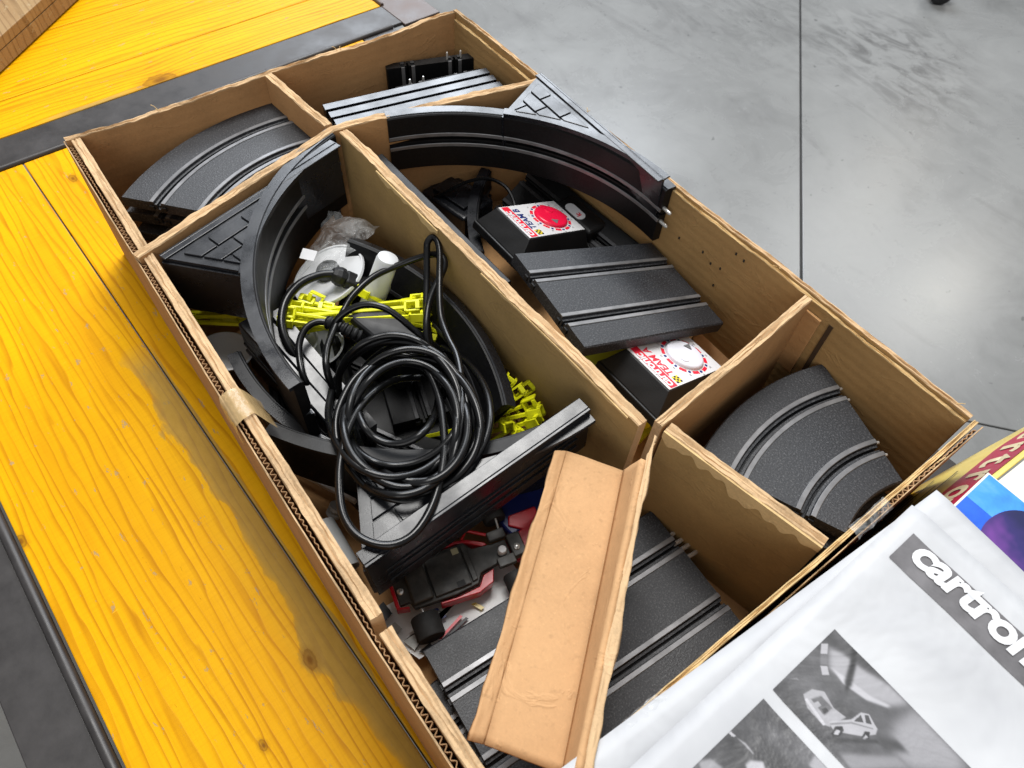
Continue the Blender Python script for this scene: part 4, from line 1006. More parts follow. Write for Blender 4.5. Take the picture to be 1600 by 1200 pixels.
lines = [((280, 489, .060), (470, 502, .072)), ((283, 497, .056), (600, 492, .074)), ((340, 500, .054), (640, 512, .074)), ((350, 486, .064), (655, 516, .070)), ((440, 505, .076), (610, 478, .088)),
         ((455, 490, .080), (640, 470, .094)), ((430, 512, .066), (650, 500, .078)), ((640, 518, .072), (470, 468, .088)), ((600, 500, .080), (452, 478, .092)), ((660, 508, .066), (500, 480, .084)),
         ((630, 530, .062), (485, 462, .090)), ((470, 520, .060), (652, 488, .082)), ((400, 506, .058), (632, 486, .084)), ((645, 498, .074), (560, 452, .086)), ((450, 502, .084), (660, 494, .096)), ((442, 496, .086), (640, 480, .098)), ((590, 512, .082), (440, 486, .094)), ((575, 520, .080), (436, 500, .090)), ((274, 486, .068), (470, 500, .072)), ((282, 502, .062), (480, 512, .070)), ((520, 506, .068), (338, 486, .068)), ((500, 512, .066), (352, 492, .066)), ((288, 494, .070), (480, 492, .076))]
for k, (a, c) in enumerate(lines):
    pa, pc = P(*a), P(*c)
    if a[0] > c[0]: pa = pc - (pc - pa).normalized() * 0.128
    pc = pa + (pc - pa).normalized() * 0.11
    M = frame(pa, pc - pa, z=Vector((random.uniform(-1, 1) * 0.9, random.uniform(-1, 1) * 0.9, 1)))
    if proto is None: proto = pole(M, 'neon yellow support pole in the long bundle that crosses beneath the black cable')
    else: copy_tree(proto, M)
G8 = 'yellow support poles standing by the cable coil'
fan = [(768, 622, 800, 590), (772, 634, 818, 606), (790, 640, 838, 626), (786, 652, 846, 642), (800, 660, 842, 656), (776, 648, 796, 668), (764, 630, 786, 600), (792, 628, 832, 600), (800, 650, 812, 680), (812, 640, 838, 664)]
lab8 = 'neon yellow support pole in the clump of clips right of the cable coil'
for k, (x0, y0, x1, y1) in enumerate(fan):
    tip = P(x1, y1, 0.086 - 0.002 * k); d = (P(x1, y1, 0.09) - P(x0, y0, 0.075)).normalized()
    d = (d + Vector((0, 0, 0.25 - 0.05 * (k % 4)))).normalized()
    c = copy_tree(proto, frame(tip - d * 0.128, d, z=Vector((random.uniform(-1, 1), random.uniform(-1, 1), 0.8)))); c['label'] = lab8; c['group'] = G8
low = [(760, 640, 830, 690), (752, 700, 846, 640)]
for (x0, y0, x1, y1) in low:
    a = P(x0, y0, 0.045); d = P(x1, y1, 0.055) - a
    c = copy_tree(proto, frame(a + d.normalized() * (d.length - 0.128), d, z=Vector((random.uniform(-1, 1), 0.2, 0.8)))); c['label'] = lab8; c['group'] = G8
ct = empty('rubber_band', P(778, 632, 0.085), 'orange rubber band round the clump of yellow clips', 'band')
MB().tube([P(778 + 9 * cos(t) * 0.8, 630 + 11 * sin(t), 0.088 + 0.003 * cos(t)) for t in (2 * pi * k / 20 for k in range(21))], 0.0009, 6).build('loop', simple('orange_rubber', (0.5, 0.16, 0.02), 0.5), ct, smooth=True, world=True)

# short black straights standing on edge by the near wall
G9 = 'black straight track pieces on edge by the near wall'
l9 = ['nearest of the three black straight track pieces on edge in front of the white dish', 'middle of the three black straight track pieces on edge by the near wall', 'farthest of the three black straight track pieces on edge, next to the banked curve']
ends = [((372, 506), (505, 655), .094), ((396, 498), (520, 640), .092), ((420, 490), (520, 610), .090)]
for k, (a, c, z) in enumerate(ends):
    pa, pc = P(*a, z), P(*c, z - 0.018); d = (pc - pa).normalized(); n_ = Vector((d.y, -d.x, 0)).normalized()
    dn = d.cross(n_); dn = dn if dn.z < 0 else -dn
    M = frame(pa + dn * 0.04, d, z=n_ * 1.0)
    if k == 0: p9 = track('straight_track', M, straight_path(0.150), 0.080, l9[0], 'track', G9, lanes=(0.0,), mat=M_border, railmat=M_raild)
    else:
        c_ = copy_tree(p9, M); c_['label'] = l9[k]
G10 = 'dark track pieces buried at the bottom of the left compartment'
buried = [(P(600, 640, 0.020), Vector((0.9, 0.45, 0.04)), 0.17, 'buried straight track piece lying under the coil of black cable'),
          (P(470, 545, 0.030), Vector((0.75, -0.25, 0.0)), 0.17, 'buried straight track piece lying under the yellow poles and white dishes'),
          (P(520, 690, 0.014) + Vector((0.0, 0.035, 0)), Vector((0.8, 0.1, 0.03)), 0.16, 'buried straight track piece lying under the scratched banked curve'),
          (P(680, 560, 0.028), Vector((0.9, -0.3, 0.10)), 0.14, 'buried straight track piece tilted under the power adapter')]
for k, (c_, d_, L_, lb) in enumerate(buried):
    d_ = d_.normalized()
    track('straight_track', frame(c_ - d_ * L_ / 2, d_, z=Vector((0.0, -0.42 if k == 1 else 0.0, 1))), straight_path(L_), 0.118 if k != 1 else 0.085, lb, 'track', G10, mat=M_smooth, railmat=M_raild)
# grey tube, white strip and small wheels near the wall
p0, p1 = P(500, 822, 0.036), P(541, 893, 0.030)
gt = empty('grey_tube', frame(p0, p1 - p0, z=ZV), 'short hollow grey plastic tube lying by the near wall', 'tube')
Lt = (p1 - p0).length
MB().lathe([(0.0125, 0), (0.0128, 0.002), (0.0128, Lt), (0.0116, Lt), (0.0116, 0.002)], 36, Matrix.Rotation(pi / 2, 4, 'Y')).build('tube_body', M_grey, gt, smooth=True, angle=40)
ws = empty('plastic_strip', P(480, 745, 0.022), 'long pale grey plastic strip lying on the box bottom under the banked curve', 'strip')
pa, pc = P(424, 716, 0.020), P(560, 786, 0.026)
b = MB(); b.box((0.045, 0, 0), (0.10, 0.0035, 0.006), frame(pa, pc - pa, z=ZV)); b.box((0.045, 0.010, 0), (0.10, 0.0018, 0.004), frame(pa, pc - pa, z=ZV)); b.build('bar', M_white, ws, bevel=0.0005, world=True)
sw = empty('small_pulley', frame(P(524, 797, 0.032), Vector((1, 0.2, 0)), z=Vector((0.2, 0.5, 0.6))), 'small grey plastic wheel pair beside the grey tube', 'wheel')
MB().lathe([(0.0, -0.005), (0.0068, -0.005), (0.0068, -0.0015), (0.003, -0.001), (0.003, 0.001), (0.0068, 0.0015), (0.0068, 0.005), (0, 0.005)], 28).build('rim', M_grey, sw, smooth=True, angle=30)

# ---------------------------------------------------------------- sticker sheet, red racing car upside down, blue car
M_sheet = simple('glossy_white_sheet', (0.80, 0.80, 0.79), 0.35, 0, 0.04, 30)
ss = empty('sticker_sheet', P(690, 960, 0.01), 'creased white printed sheet with car pictures under the red car', 'sheet')
b = MB(); c = [P(566, 968, 0.012), P(655, 1030, 0.022), P(830, 920, 0.020), P(780, 850, 0.012)]
for i in range(17):
    for j in range(9):
        u, v = i / 16, j / 8; p = c[0].lerp(c[3], u).lerp(c[1].lerp(c[2], u), v); b.v.append(tuple(p + Vector((0, 0, 0.0015 * sin(u * 9 + v * 3)))))
for i in range(16):
    for j in range(8): b.f.append((i * 9 + j, i * 9 + j + 1, i * 9 + 10 + j, i * 9 + 9 + j)); b.m.append(0)
b.build('paper', M_sheet, ss, smooth=True, world=True)
def flat(pts, z, mat, name, parent, th=0.0008):
    q = [P(x, y, z) for x, y in pts]; b = MB(); n = len(q)
    b.add([tuple(p) for p in q] + [tuple(p - Vector((0, 0, th))) for p in q], [tuple(range(n)), tuple(range(n, 2 * n))[::-1]] + [(i, (i + 1) % n, n + (i + 1) % n, n + i) for i in range(n)])
    return b.build(name, mat, parent, world=True)
for pts, m in ((((586, 952), (599, 940), (613, 958), (600, 972)), M_pblack), (((601, 985), (617, 972), (628, 982), (611, 998)), M_scene), (((630, 1002), (700, 958), (722, 930), (694, 938), (648, 1016)), M_scene),
               (((676, 952), (684, 950), (698, 963), (690, 967)), M_pblue), (((685, 998), (719, 961), (723, 963), (690, 998)), M_pred), (((693, 998), (728, 964), (732, 966), (699, 997)), M_pblack), (((736, 944), (743, 941), (757, 949), (752, 953)), M_gold), (((655, 1018), (672, 1004), (676, 1010), (664, 1022)), M_pblack)):
    flat(pts, 0.0245, m, 'printed_patch', ss)

cp0, cp1 = P(612, 930, 0.040), P(838, 842, 0.040)
car = empty('racing_car', frame(cp0, cp1 - cp0, z=Vector((0.02, -0.05, 1))), 'red open wheel toy racing car lying upside down', 'toy car')
k = (cp1 - cp0).length / 0.150
def S(p): return [(x * k, y * k) for x, y in p]
MB().prism(S([(0.004, -0.013), (0.014, -0.013), (0.016, -0.021), (0.058, -0.023), (0.080, -0.021), (0.086, -0.012), (0.108, -0.009), (0.120, -0.009), (0.120, 0.011), (0.108, 0.011), (0.086, 0.014), (0.080, 0.023), (0.030, 0.023), (0.016, 0.021), (0.014, 0.013), (0.004, 0.013)]), -0.004, 0.002).build('chassis', M_chassis, car, bevel=0.0008)
MB().prism(S([(0.016, -0.019), (0.036, -0.019), (0.036, 0.019), (0.016, 0.019)]), 0.002, 0.0075).build('motor_cover', M_chassis, car, bevel=0.002, seg=3)
MB().prism(S([(0.038, -0.019), (0.074, -0.019), (0.074, 0.019), (0.038, 0.019)]), 0.002, 0.0050).build('battery_hatch', M_chassis, car, bevel=0.0006)
MB().prism(S([(0.0755, -0.018), (0.081, -0.017), (0.081, 0.019), (0.0755, 0.019)]), 0.002, 0.0044).build('cross_rib', M_chassis, car, bevel=0.0006)
MB().prism(S([(0.066, 0.013), (0.0725, 0.013), (0.0725, 0.019), (0.066, 0.019)]), 0.005, 0.0056).build('window_tab', M_tan, car)
MB().prism(S([(0.060, -0.019), (0.068, -0.019), (0.068, -0.013), (0.060, -0.013)]), 0.005, 0.0054).build('recess', M_slot, car)
MB().prism(S([(0.0, -0.0155), (0.0035, -0.0155), (0.0035, 0.0155), (0.0, 0.0155)]), -0.010, 0.003).build('rear_wing', M_red, car, bevel=0.0005)
MB().prism(S([(0.0, -0.0155), (0.012, -0.0185), (0.012, -0.0165), (0.0, -0.0135)]), -0.010, 0.001).build('body_side', M_red, car, bevel=0.0004)
MB().prism(S([(0.0405, -0.0260), (0.078, -0.0290), (0.094, -0.024), (0.099, -0.0120), (0.0875, -0.0145), (0.080, -0.0235), (0.058, -0.0252), (0.0405, -0.0238)]), -0.012, 0.0005).build('body_side', M_red, car, bevel=0.0006)
MB().prism(S([(0.024, 0.0236), (0.030, 0.0262), (0.074, 0.0275), (0.086, 0.0245), (0.100, 0.016), (0.102, 0.0125), (0.097, 0.0125), (0.084, 0.0215), (0.072, 0.0248), (0.034, 0.0245)]), -0.012, 0.0008).build('body_side', M_red, car, bevel=0.0006)
b = MB(); b.tube([Vector((0.080, 0.026, 0.001)) * k, Vector((0.088, 0.034, 0.0)) * k, Vector((0.108, 0.020, 0.001)) * k], 0.0014, 8); b.build('wishbone', M_red, car, smooth=True)
MB().prism(S([(0.118, -0.006), (0.150, -0.024), (0.165, -0.024), (0.165, 0.036), (0.135, 0.036), (0.131, 0.026), (0.142, 0.018), (0.126, 0.012), (0.118, 0.012)]), -0.013, -0.006).build('front_wing', M_red, car, bevel=0.0012)
MB().prism(S([(0.122, -0.010), (0.136, -0.010), (0.136, 0.014), (0.122, 0.014)]), -0.006, 0.0030).build('steering_block', M_chassis, car, bevel=0.001)
for (x0, y0) in ((0.104, 0.012), (0.104, -0.016), ):
    MB().prism(S([(x0, y0), (x0 + 0.018, y0), (x0 + 0.018, y0 + 0.010), (x0, y0 + 0.010)]), 0.001, 0.0062).build('pickup_brush', M_chassis, car, bevel=0.0008)
MB().lathe([(0.0038, 0.002), (0.0038, 0.008), (0.0030, 0.0092), (0.0, 0.0092)], 20, Matrix.Translation((0.1125 * k, -0.0005, 0))).build('guide_pin', M_white, car, smooth=True, angle=40)
for (x, y, z) in ((0.0085, -0.001, 0.002), (0.128, -0.001, 0.003)):
    MB().lathe([(0.0028, 0.0), (0.0028, 0.0012), (0.0018, 0.0020), (0.0, 0.0020)], 16, Matrix.Translation((x * k, y * k, z))).build('screw', M_pin, car, smooth=True, angle=40)
def wheel(x, y, R, wd, z=-0.004):
    M = Matrix.Translation((x * k, y * k, z)) @ Matrix.Rotation(pi / 2, 4, 'X')
    wv = MB().lathe([(R * 0.62, -wd / 2), (R * 0.94, -wd / 2), (R, -wd / 2 + 0.0012), (R, wd / 2 - 0.0012), (R * 0.94, wd / 2), (R * 0.62, wd / 2)], 36, M).build('wheel', M_rubber, car, smooth=True, angle=40)
    MB().lathe([(0.0, -wd / 2 + 0.001), (R * 0.62, -wd / 2 + 0.0015), (R * 0.62, wd / 2 - 0.0015), (0.0, wd / 2 - 0.001)], 24, M).build('rim', M_chassis, wv, smooth=True, angle=40)
wheel(0.022, -0.0395, 0.0115, 0.019); wheel(0.022, 0.0395, 0.0115, 0.019)
wheel(0.116, -0.0315, 0.0098, 0.015); wheel(0.120, 0.043, 0.0098, 0.015)
MB().tube([Vector((0.022, -0.048, -0.003)) * k, Vector((0.022, 0.048, -0.003)) * k], 0.0010, 8).build('axle', M_pin, car, smooth=True)
MB().tube([Vector((0.1175, 0.016, 0.002)) * k, Vector((0.120, 0.036, 0.003)) * k], 0.0009, 8).build('axle', M_pin, car, smooth=True)

bc0 = P(795, 815, 0.022)
blue = empty('racing_car', frame(bc0, Vector((-0.1, 1, 0)), z=ZV), 'dark blue toy racing car half hidden under the corner piece', 'toy car')
MB().prism([(-0.01, -0.014), (0.03, -0.026), (0.052, -0.026), (0.052, 0.026), (0.03, 0.026), (-0.01, 0.014)], 0.0, 0.010).build('body', M_blue, blue, bevel=0.002)
MB().prism([(0.048, -0.026), (0.056, -0.026), (0.056, 0.022), (0.048, 0.022)], 0.010, 0.022).build('rear_wing', M_blue, blue, bevel=0.001)
M = Matrix.Translation((0.002, 0.030, 0.008)) @ Matrix.Rotation(pi / 2, 4, 'X')
wv = MB().lathe([(0.006, -0.008), (0.0105, -0.008), (0.0115, -0.007), (0.0115, 0.007), (0.0105, 0.008), (0.006, 0.008)], 32, M).build('wheel', M_rubber, blue, smooth=True, angle=40)

# ---------------------------------------------------------------- game box and papers right of the box
gb = empty('game_box', Vector((0.78, 0.36, 0)), 'worn cream and yellow game box with a crimson name band', 'box')
ztop = 0.152
def edge_x(y): return 0.7625 + 0.055 * (y - 0.46) * 1.0
def foot_x(y): return 0.7285 + max(0, (y - 0.50)) * 0.22
ys_ = [-0.25, 0.30, 0.36, 0.42, 0.48, 0.54, 0.60, 0.66]
top = [Vector((edge_x(y), y, ztop)) for y in ys_]
foot = [Vector((foot_x(y), y, 0.03)) for y in ys_]
b = MB(); tp = [tuple(v) for v in top]; n = len(tp)
b.add(tp + [(1.25, ys_[-1], ztop), (1.25, ys_[0], ztop)] + [(v[0] + 0.003, v[1], 0.004) for v in tp] + [(1.25, ys_[-1], 0.004), (1.25, ys_[0], 0.004)],
      [tuple(range(n + 2)), tuple(range(n + 2, 2 * n + 4))[::-1]] + [(i, (i + 1) % (n + 2), n + 2 + (i + 1) % (n + 2), n + 2 + i) for i in range(n + 2)])
b.build('lid', M_cream, gb, world=True)
b = MB()
for v, f in zip(top, foot):
    for t in (0.0, 0.30, 0.66, 1.0): b.v.append(tuple(v.lerp(f, t) + Vector((-0.0012 - 0.004 * sin(pi * t), 0, 0.0006 - 0.0006 * t))))
for i in range(n - 1):
    for j in range(3): b.f.append((i * 4 + j, i * 4 + j + 1, i * 4 + 5 + j, i * 4 + 4 + j)); b.m.append(1 if j == 0 and False else 0)
o = b.build('side_panel', [M_gold, M_crim], gb, smooth=True, world=True); s = o.modifiers.new('t', 'SOLIDIFY'); s.thickness = 0.0012; s.offset = 1
def side_pt(y, t, out=0.0020): 
    v = Vector((edge_x(y), y, ztop)); f = Vector((foot_x(y), y, 0.03)); return v.lerp(f, t) + Vector((-0.0012 - 0.004 * sin(pi * t) - out * 0.8, 0, 0.0006 + out * 0.4))
b = MB(); 
for i in range(25):
    y = 0.30 + 0.36 * i / 24
    for t in (0.07, 0.2, 0.36): b.v.append(tuple(side_pt(y, t)))
for i in range(24):
    for j in range(2): b.f.append((i * 3 + j, i * 3 + j + 1, i * 3 + 4 + j, i * 3 + 3 + j)); b.m.append(0)
b.build('name_band', M_crim, gb, smooth=True, world=True)
for kk_, chh in enumerate('cartronic'):
    y = 0.545 - kk_ * 0.0235
    q = side_pt(y, 0.345, 0.0032); qx = Vector((0.0, -1, 0)); qy = side_pt(y, 0.1, 0.0032) - q
    text_mesh('lettering', chh, 0.041, M_goldp, gb, gb.matrix_world.inverted() @ frame(q, qx, y=qy), 0.0012, 0.0)
for kk_ in range(5):
    b = MB(); t = 0.50 + 0.075 * kk_
    for i in range(13):
        y = 0.32 + (0.15 - 0.02 * (kk_ % 3)) * i / 12
        b.v.append(tuple(side_pt(y, t, 0.0022))); b.v.append(tuple(side_pt(y, t + 0.016, 0.0022)))
    for i in range(12): b.f.append((2 * i, 2 * i + 1, 2 * i + 3, 2 * i + 2)); b.m.append(0)
    b.build('text_line', M_pblack, gb, world=True)
# picture card on the lid
pc = empty('picture_card', P(1570, 800, ztop + 0.004), 'glossy blue picture card with a dark purple shape on the game box', 'card')
zz_ = ztop + 0.0022
P0, Pd = P(1545, 742, zz_), P(1491, 793, zz_); e1 = (Pd - P0).normalized(); e2 = Vector((-e1.y, e1.x, 0)); e2 = e2 if e2.x > 0 else -e2
def card(pts, z, m, name, th=0.0006):
    MB().prism([(P0 + e1 * a + e2 * c_).xy[:] for a, c_ in pts], z - th, z).build(name, m, pc, world=True)
card([(-0.0015, -0.0015), (0.2, -0.0015), (0.2, 0.26), (-0.0015, 0.26)], zz_, M_cream, 'backing', 0.0018)
card([(0, 0), (0.03, 0), (0.03, 0.26), (0, 0.26)], zz_ + 0.0007, M_sky, 'sky_print')
card([(0.0302, 0), (0.2, 0), (0.2, 0.26), (0.0302, 0.26)], zz_ + 0.0007, M_skyd, 'deep_sky_print')
hx = P(1612, 868, zz_); hl = Vector((hx.x, hx.y, 0)) - Vector((P0.x, P0.y, 0)); ha, hc = hl.dot(e1), hl.dot(e2)
card([(ha + 0.036 * cos(t) * (1 + 0.05 * sin(3 * t)), hc + 0.034 * sin(t) * (1 + 0.04 * cos(2 * t + 1))) for t in (2 * pi * q / 48 for q in range(48))], zz_ + 0.0012, M_dusk, 'dark_shape')

# instruction papers
zp = 0.1555
pp = empty('instruction_sheet', P(1400, 1000, zp), 'white printed instruction sheet with grey photographs and a grey name banner', 'paper')
p0, p1 = P(1424, 790, zp + 0.004), P(970, 1213, zp + 0.004)
pu = (p0 - p1).normalized(); pv = Vector((pu.y, -pu.x, 0)).normalized()        # pu up the page, pv to the right
def wavy(u, v): return 0.0012 * sin(u * 31 + v * 17) + 0.0009 * sin(v * 47 - u * 12) + 0.004 * math.exp(-((v - 0.012) / 0.010) ** 2) * 0.5
def page(name, org, up_, rt_, hgt, wid, mat, parent, nu=40, nv=30, z=0.0, amp=1.0, notch=None):
    b = MB()
    for i in range(nu + 1):
        for j in range(nv + 1):
            u, v = hgt * i / nu, wid * j / nv
            b.v.append(tuple(org - up_ * u + rt_ * v + Vector((0, 0, z + amp * wavy(u, v)))))
    for i in range(nu):
        for j in range(nv): b.f.append((i * (nv + 1) + j, (i + 1) * (nv + 1) + j, (i + 1) * (nv + 1) + j + 1, i * (nv + 1) + j + 1)); b.m.append(0)
    o = b.build(name, mat, parent, smooth=True, world=True); s = o.modifiers.new('t', 'SOLIDIFY'); s.thickness = 0.0005; s.offset = -1; return o
page('paper', p0, pu, pv, 0.44, 0.30, M_paper, pp)
def on_page(px, py):
    q = P(px, py, zp + 0.005) - p0; return (-q.dot(pu), q.dot(pv))
def printed(pts, m, name, parent, lift=0.0009, sub=1):
    """flat print that follows the page; pts in (down, right) page coordinates"""
    n = len(pts); b = MB(); vs = []
    for (u, v) in pts: vs.append(tuple(p0 - pu * u + pv * v + Vector((0, 0, 0.0004 + wavy(u, v) + lift))))
    b.add(vs, [tuple(range(n))]); return b.build(name, m, parent, world=True)
def grid_print(c, m, name, parent, n=14, lift=0.0006):
    b = MB()
    for i in range(n + 1):
        for j in range(n + 1):
            u0 = [c[0][q] + (c[1][q] - c[0][q]) * i / n for q in (0, 1)]; u1 = [c[3][q] + (c[2][q] - c[3][q]) * i / n for q in (0, 1)]
            u, v = [u0[q] + (u1[q] - u0[q]) * j / n for q in (0, 1)]
            b.v.append(tuple(p0 - pu * u + pv * v + Vector((0, 0, 0.0004 + wavy(u, v) + lift))))
    for i in range(n):
        for j in range(n): b.f.append((i * (n + 1) + j, (i + 1) * (n + 1) + j, (i + 1) * (n + 1) + j + 1, i * (n + 1) + j + 1)); b.m.append(0)
    o = b.build(name, m, parent, smooth=True, world=True); uv = o.data.uv_layers.new(name='UVMap')
    for l_ in o.data.loops:
        k_ = l_.vertex_index; uv.data[l_.index].uv = ((k_ % (n + 1)) / n, 1 - (k_ // (n + 1)) / n)
    return o
bu, bv = on_page(1424, 836); bu2, _ = on_page(1394, 880)
grid_print([(bu, bv), (bu2, bv), (bu2, bv + 0.25), (bu, bv + 0.25)], M_pgrey, 'banner', pp, 30, 0.0005)
q = p0 - pu * (bu2 - 0.0050) + pv * (bv + 0.0070)
lt_ = text_mesh('lettering', 'cartronic', 0.0315, M_lab, pp, pp.matrix_world.inverted() @ frame(q, pv, y=pu), 0.0011, 0.16, 0.94)
for vv in lt_.data.vertices:
    wq = pp.matrix_world @ vv.co - p0
    vv.co.z += 0.0004 + wavy(-wq.dot(pu), wq.dot(pv)) + 0.0012
def rect(a, bq, cq):   # top-left, bottom-left, top-right px
    A_, B_, C_ = on_page(*a), on_page(*bq), on_page(*cq); return A_[0], B_[0], A_[1], C_[1]
import numpy as np
def soft(img, pts, val, blur, inside):
    """paint a soft edged polygon (points in photograph pixels, placed through the page) into a print"""
    n = img.shape[0]; yy, xx = np.mgrid[0:n, 0:n] + 0.5; q = [inside(*p) for p in pts]
    m = np.zeros((n, n), bool); k = len(q)
    for a in range(k):
        (x0, y0), (x1, y1) = q[a], q[(a + 1) % k]
        if abs(y1 - y0) < 1e-9: continue
        c_ = ((y0 > yy) != (y1 > yy)) & (xx < (x1 - x0) * (yy - y0) / (y1 - y0) + x0); m ^= c_
    m = m.astype(float)
    if blur > 0:
        f = np.fft.fftfreq(n); g_ = np.exp(-2 * (np.pi * blur) ** 2 * (f[:, None] ** 2 + f[None, :] ** 2)); m = np.real(np.fft.ifft2(np.fft.fft2(m) * g_)).clip(0, 1)
    img[:] = img * (1 - m) + val * m
def print_mat(name, img):
    n = img.shape[0]; im = bpy.data.images.new(name, n, n, float_buffer=False)
    g_ = img[::-1].clip(0, 1); px = np.ones((n, n, 4), np.float32); px[..., 0] = g_ * 0.985; px[..., 1] = g_ * 0.975; px[..., 2] = g_
    px[..., :3] = px[..., :3] * 0.62 + 0.10
    im.pixels.foreach_set(px.ravel()); im.pack()
    t = NT(name); x = t.n.new('ShaderNodeTexImage'); x.image = im; t.l.new(t.tc.outputs['UV'], x.inputs[0])
    t.col(x.outputs[0]).rough(0.42); t.nrm(t.bump(t.noise(t.map(), 16, 4, 0.55, 1.0), 0.5, 0.006)); return t.mat
def cloud(n, seed):
    r_ = np.random.RandomState(seed); out = np.zeros((n, n)); f = np.fft.fftfreq(n)
    for sg_, am in ((60, 1.0), (25, 0.6), (9, 0.35), (2, 0.18)):
        z_ = np.real(np.fft.ifft2(np.fft.fft2(r_.randn(n, n)) * np.exp(-2 * (np.pi * sg_) ** 2 * (f[:, None] ** 2 + f[None, :] ** 2)))); out += am * z_ / z_.std()
    return out
u0, _ = on_page(1306, 984); u1, v0 = on_page(1208, 1077)
v1 = v0 + 0.105
def in1(x, y):
    u, v = on_page(x, y); return ((v - v0) / (v1 - v0) * 384, (u - u0) / (u1 - u0) * 384)
im1 = 0.40 + 0.035 * cloud(384, 3)
for pts, val, bl in (
    ([(1300, 990), (1420, 1060), (1520, 1150), (1520, 1080), (1420, 1000), (1330, 960)], 0.50, 9),
    ([(1296, 1010), (1297, 1046), (1325, 1063), (1362, 1092), (1396, 1104), (1420, 1100), (1390, 1070), (1350, 1046), (1318, 1020)], 0.80, 7),
    ([(1300, 1042), (1326, 1060), (1362, 1088), (1392, 1102), (1388, 1106), (1354, 1094), (1318, 1068)], 0.92, 3),
    ([(1335, 1004), (1341, 1012), (1338, 1040), (1331, 1070), (1322, 1082), (1321, 1064), (1329, 1036)], 0.16, 3),
    ([(1284, 1005), (1295, 1005), (1294, 1021), (1283, 1021)], 0.88, 1), ([(1283, 1039), (1294, 1040), (1297, 1054), (1286, 1054)], 0.86, 1), ([(1283, 1022), (1294, 1022), (1294, 1038), (1283, 1038)], 0.55, 1.5),
    ([(1400, 1128), (1440, 1106), (1490, 1140), (1530, 1180), (1500, 1210), (1420, 1200), (1390, 1170)], 0.76, 12),
    ([(1310, 1178), (1400, 1182), (1420, 1200), (1330, 1205)], 0.68, 5), ([(1368, 1150), (1400, 1155), (1420, 1176), (1380, 1172)], 0.30, 6),
    ([(1256, 1084), (1270, 1076), (1289, 1080), (1303, 1106), (1322, 1121), (1296, 1136), (1284, 1131), (1262, 1106)], 0.80, 1.2),
    ([(1268, 1092), (1284, 1087), (1301, 1106), (1288, 1118)], 0.45, 1.6), ([(1272, 1098), (1279, 1095), (1284, 1102), (1277, 1106)], 0.80, 0.8), ([(1284, 1108), (1291, 1105), (1295, 1111), (1288, 1115)], 0.22, 1),
    ([(1258, 1092), (1262, 1090), (1290, 1132), (1286, 1134)], 0.95, 0.8),
    ([(1294, 1127), (1330, 1124), (1345, 1113), (1358, 1116), (1366, 1131), (1371, 1139), (1368, 1148), (1348, 1151), (1303, 1143)], 0.86, 1.0),
    ([(1334, 1127), (1345, 1117), (1349, 1129)], 0.30, 0.7), ([(1351, 1117), (1357, 1118), (1362, 1132), (1353, 1130)], 0.30, 0.7), ([(1296, 1130), (1330, 1128), (1364, 1138), (1364, 1140), (1330, 1131), (1297, 1133)], 0.62, 0.8),
    ([(1298, 1146), (1305, 1135), (1316, 1135), (1318, 1142), (1312, 1150), (1301, 1153)], 0.18, 1.0), ([(1301, 1147), (1307, 1140), (1313, 1142), (1309, 1149)], 0.90, 0.8),
    ([(1345, 1154), (1351, 1143), (1359, 1144), (1357, 1155)], 0.18, 1.0), ([(1347, 1154), (1352, 1148), (1356, 1152), (1350, 1157)], 0.88, 0.8), ([(1290, 1152), (1370, 1156), (1374, 1162), (1300, 1160)], 0.24, 3),
    ([(1232, 1060), (1246, 1058), (1250, 1062)], 0.6, 1)):
    soft(im1, pts, val, bl, in1)
grid_print([(u0, v0), (u1, v0), (u1, v1), (u0, v1)], print_mat('printed_car_photo', im1 + 0.012 * np.random.RandomState(1).randn(384, 384)), 'photograph', pp)
u2, _ = on_page(1194, 1092); u3 = u2 + 0.075
def in2(x, y):
    u, v = on_page(x, y); return ((v - v0) / (v1 - v0) * 384, (u - u2) / (u3 - u2) * 384)
im2 = 0.41 + 0.05 * cloud(384, 9)
for pts, val, bl in (
    ([(1138, 1141), (1150, 1150), (1146, 1152), (1136, 1145)], 0.9, 0.8), ([(1142, 1140), (1144, 1150), (1142, 1152)], 0.92, 0.6), ([(1150, 1152), (1166, 1162), (1178, 1178), (1176, 1179), (1164, 1165)], 0.75, 1.5),
    ([(1165, 1195), (1172, 1188), (1192, 1190), (1196, 1205), (1168, 1210)], 0.9, 2.5), ([(1090, 1190), (1110, 1186), (1130, 1200), (1100, 1215)], 0.72, 3), ([(1262, 1196), (1272, 1180), (1300, 1200), (1290, 1220)], 0.8, 2.5)):
    soft(im2, pts, val, bl, in2)
grid_print([(u2, v0), (u3, v0), (u3, v1), (u2, v1)], print_mat('printed_track_photo', im2 + 0.012 * np.random.RandomState(2).randn(384, 384)), 'photograph', pp)
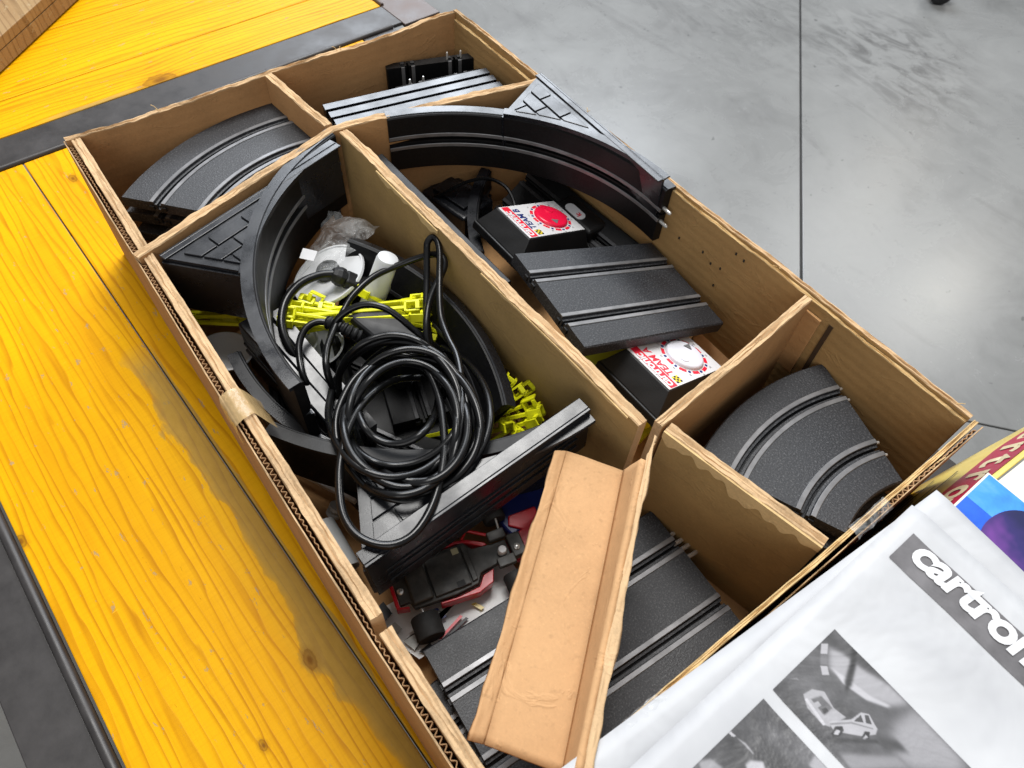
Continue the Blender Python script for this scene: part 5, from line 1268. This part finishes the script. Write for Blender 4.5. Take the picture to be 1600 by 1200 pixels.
# second sheet underneath, sticking out to the upper right
p2 = empty('instruction_sheet', P(1500, 830, zp), 'blank white paper corner sticking out from under the printed sheet', 'paper')
q0 = P(1464, 765, zp + 0.001); qd = (P(1600, 893, zp + 0.001) - q0).normalized(); qu = Vector((-qd.y, qd.x, 0)).normalized()
qu = qu if qu.y > 0 else -qu
page('paper', q0 - Vector((0, 0, 0.0005)), qu, qd, 0.40, 0.30, M_paper, p2, z=-0.0002, amp=0.5)

# ---------------------------------------------------------------- crate corner and distant trolley caster
cr = empty('wooden_crate', P(20, 10, 0), 'weathered wooden crate corner at the top left on the far table', 'crate')
W_old = wood('old_wood', old=True, worn=0.6)
q0, q1 = P(78, -2, 0.03), P(-4, 72, 0.03); dd = (q1 - q0).normalized(); nn_ = Vector((-dd.y, dd.x, 0)); nn_ = nn_ if (P(0, 0, 0.03) - q0).dot(nn_) > 0 else -nn_
Mc = frame(q0 - dd * 0.1, dd, z=ZV)
sg = 1 if (Mc.to_3x3() @ YV).dot(nn_) > 0 else -1
for kk_ in range(3):
    b = MB(); b.box((0.2, sg * (0.03 + 0.062 * kk_), -0.0), (0.5, 0.060, 0.014), Mc); b.build('board', W_old, cr, bevel=0.001, world=True)
b = MB(); b.box((0.2, sg * 0.09, -0.018), (0.46, 0.18, 0.020), Mc); b.build('base', W_old, cr, world=True)
tr = empty('trolley', P(1462, 2, ZF), 'dark trolley caster wheel on the concrete floor, top right', 'trolley')
u = Vector((0.62, 0.78, 0)); M = frame(tr.location + Vector((0, 0, 0.045)), u, z=ZV)
for s_ in (-1, 1):
    Mw = Matrix.Translation((0, s_ * 0.022, 0)) @ Matrix.Rotation(pi / 2, 4, 'X')
    MB().lathe([(0.008, -0.012), (0.036, -0.012), (0.045, -0.006), (0.045, 0.006), (0.036, 0.012), (0.008, 0.012)], 32, M @ Mw).build('wheel', M_rubber, tr, smooth=True, angle=40, world=True)
b = MB(); b.box((0.01, 0, 0.040), (0.05, 0.028, 0.05), M); b.build('fork', M_pin, tr, bevel=0.004, world=True)
dq = P(1590, -75, ZF); b = MB(); b.box((dq.x, dq.y, ZF + 0.12), (0.62, 0.5, 0.03), Matrix.Identity(4)); b.build('deck', M_black, tr, bevel=0.004, world=True)
for o in bpy.data.objects:
    if o.name.split('.')[0] == 'socket': o['kind'] = 'stuff'
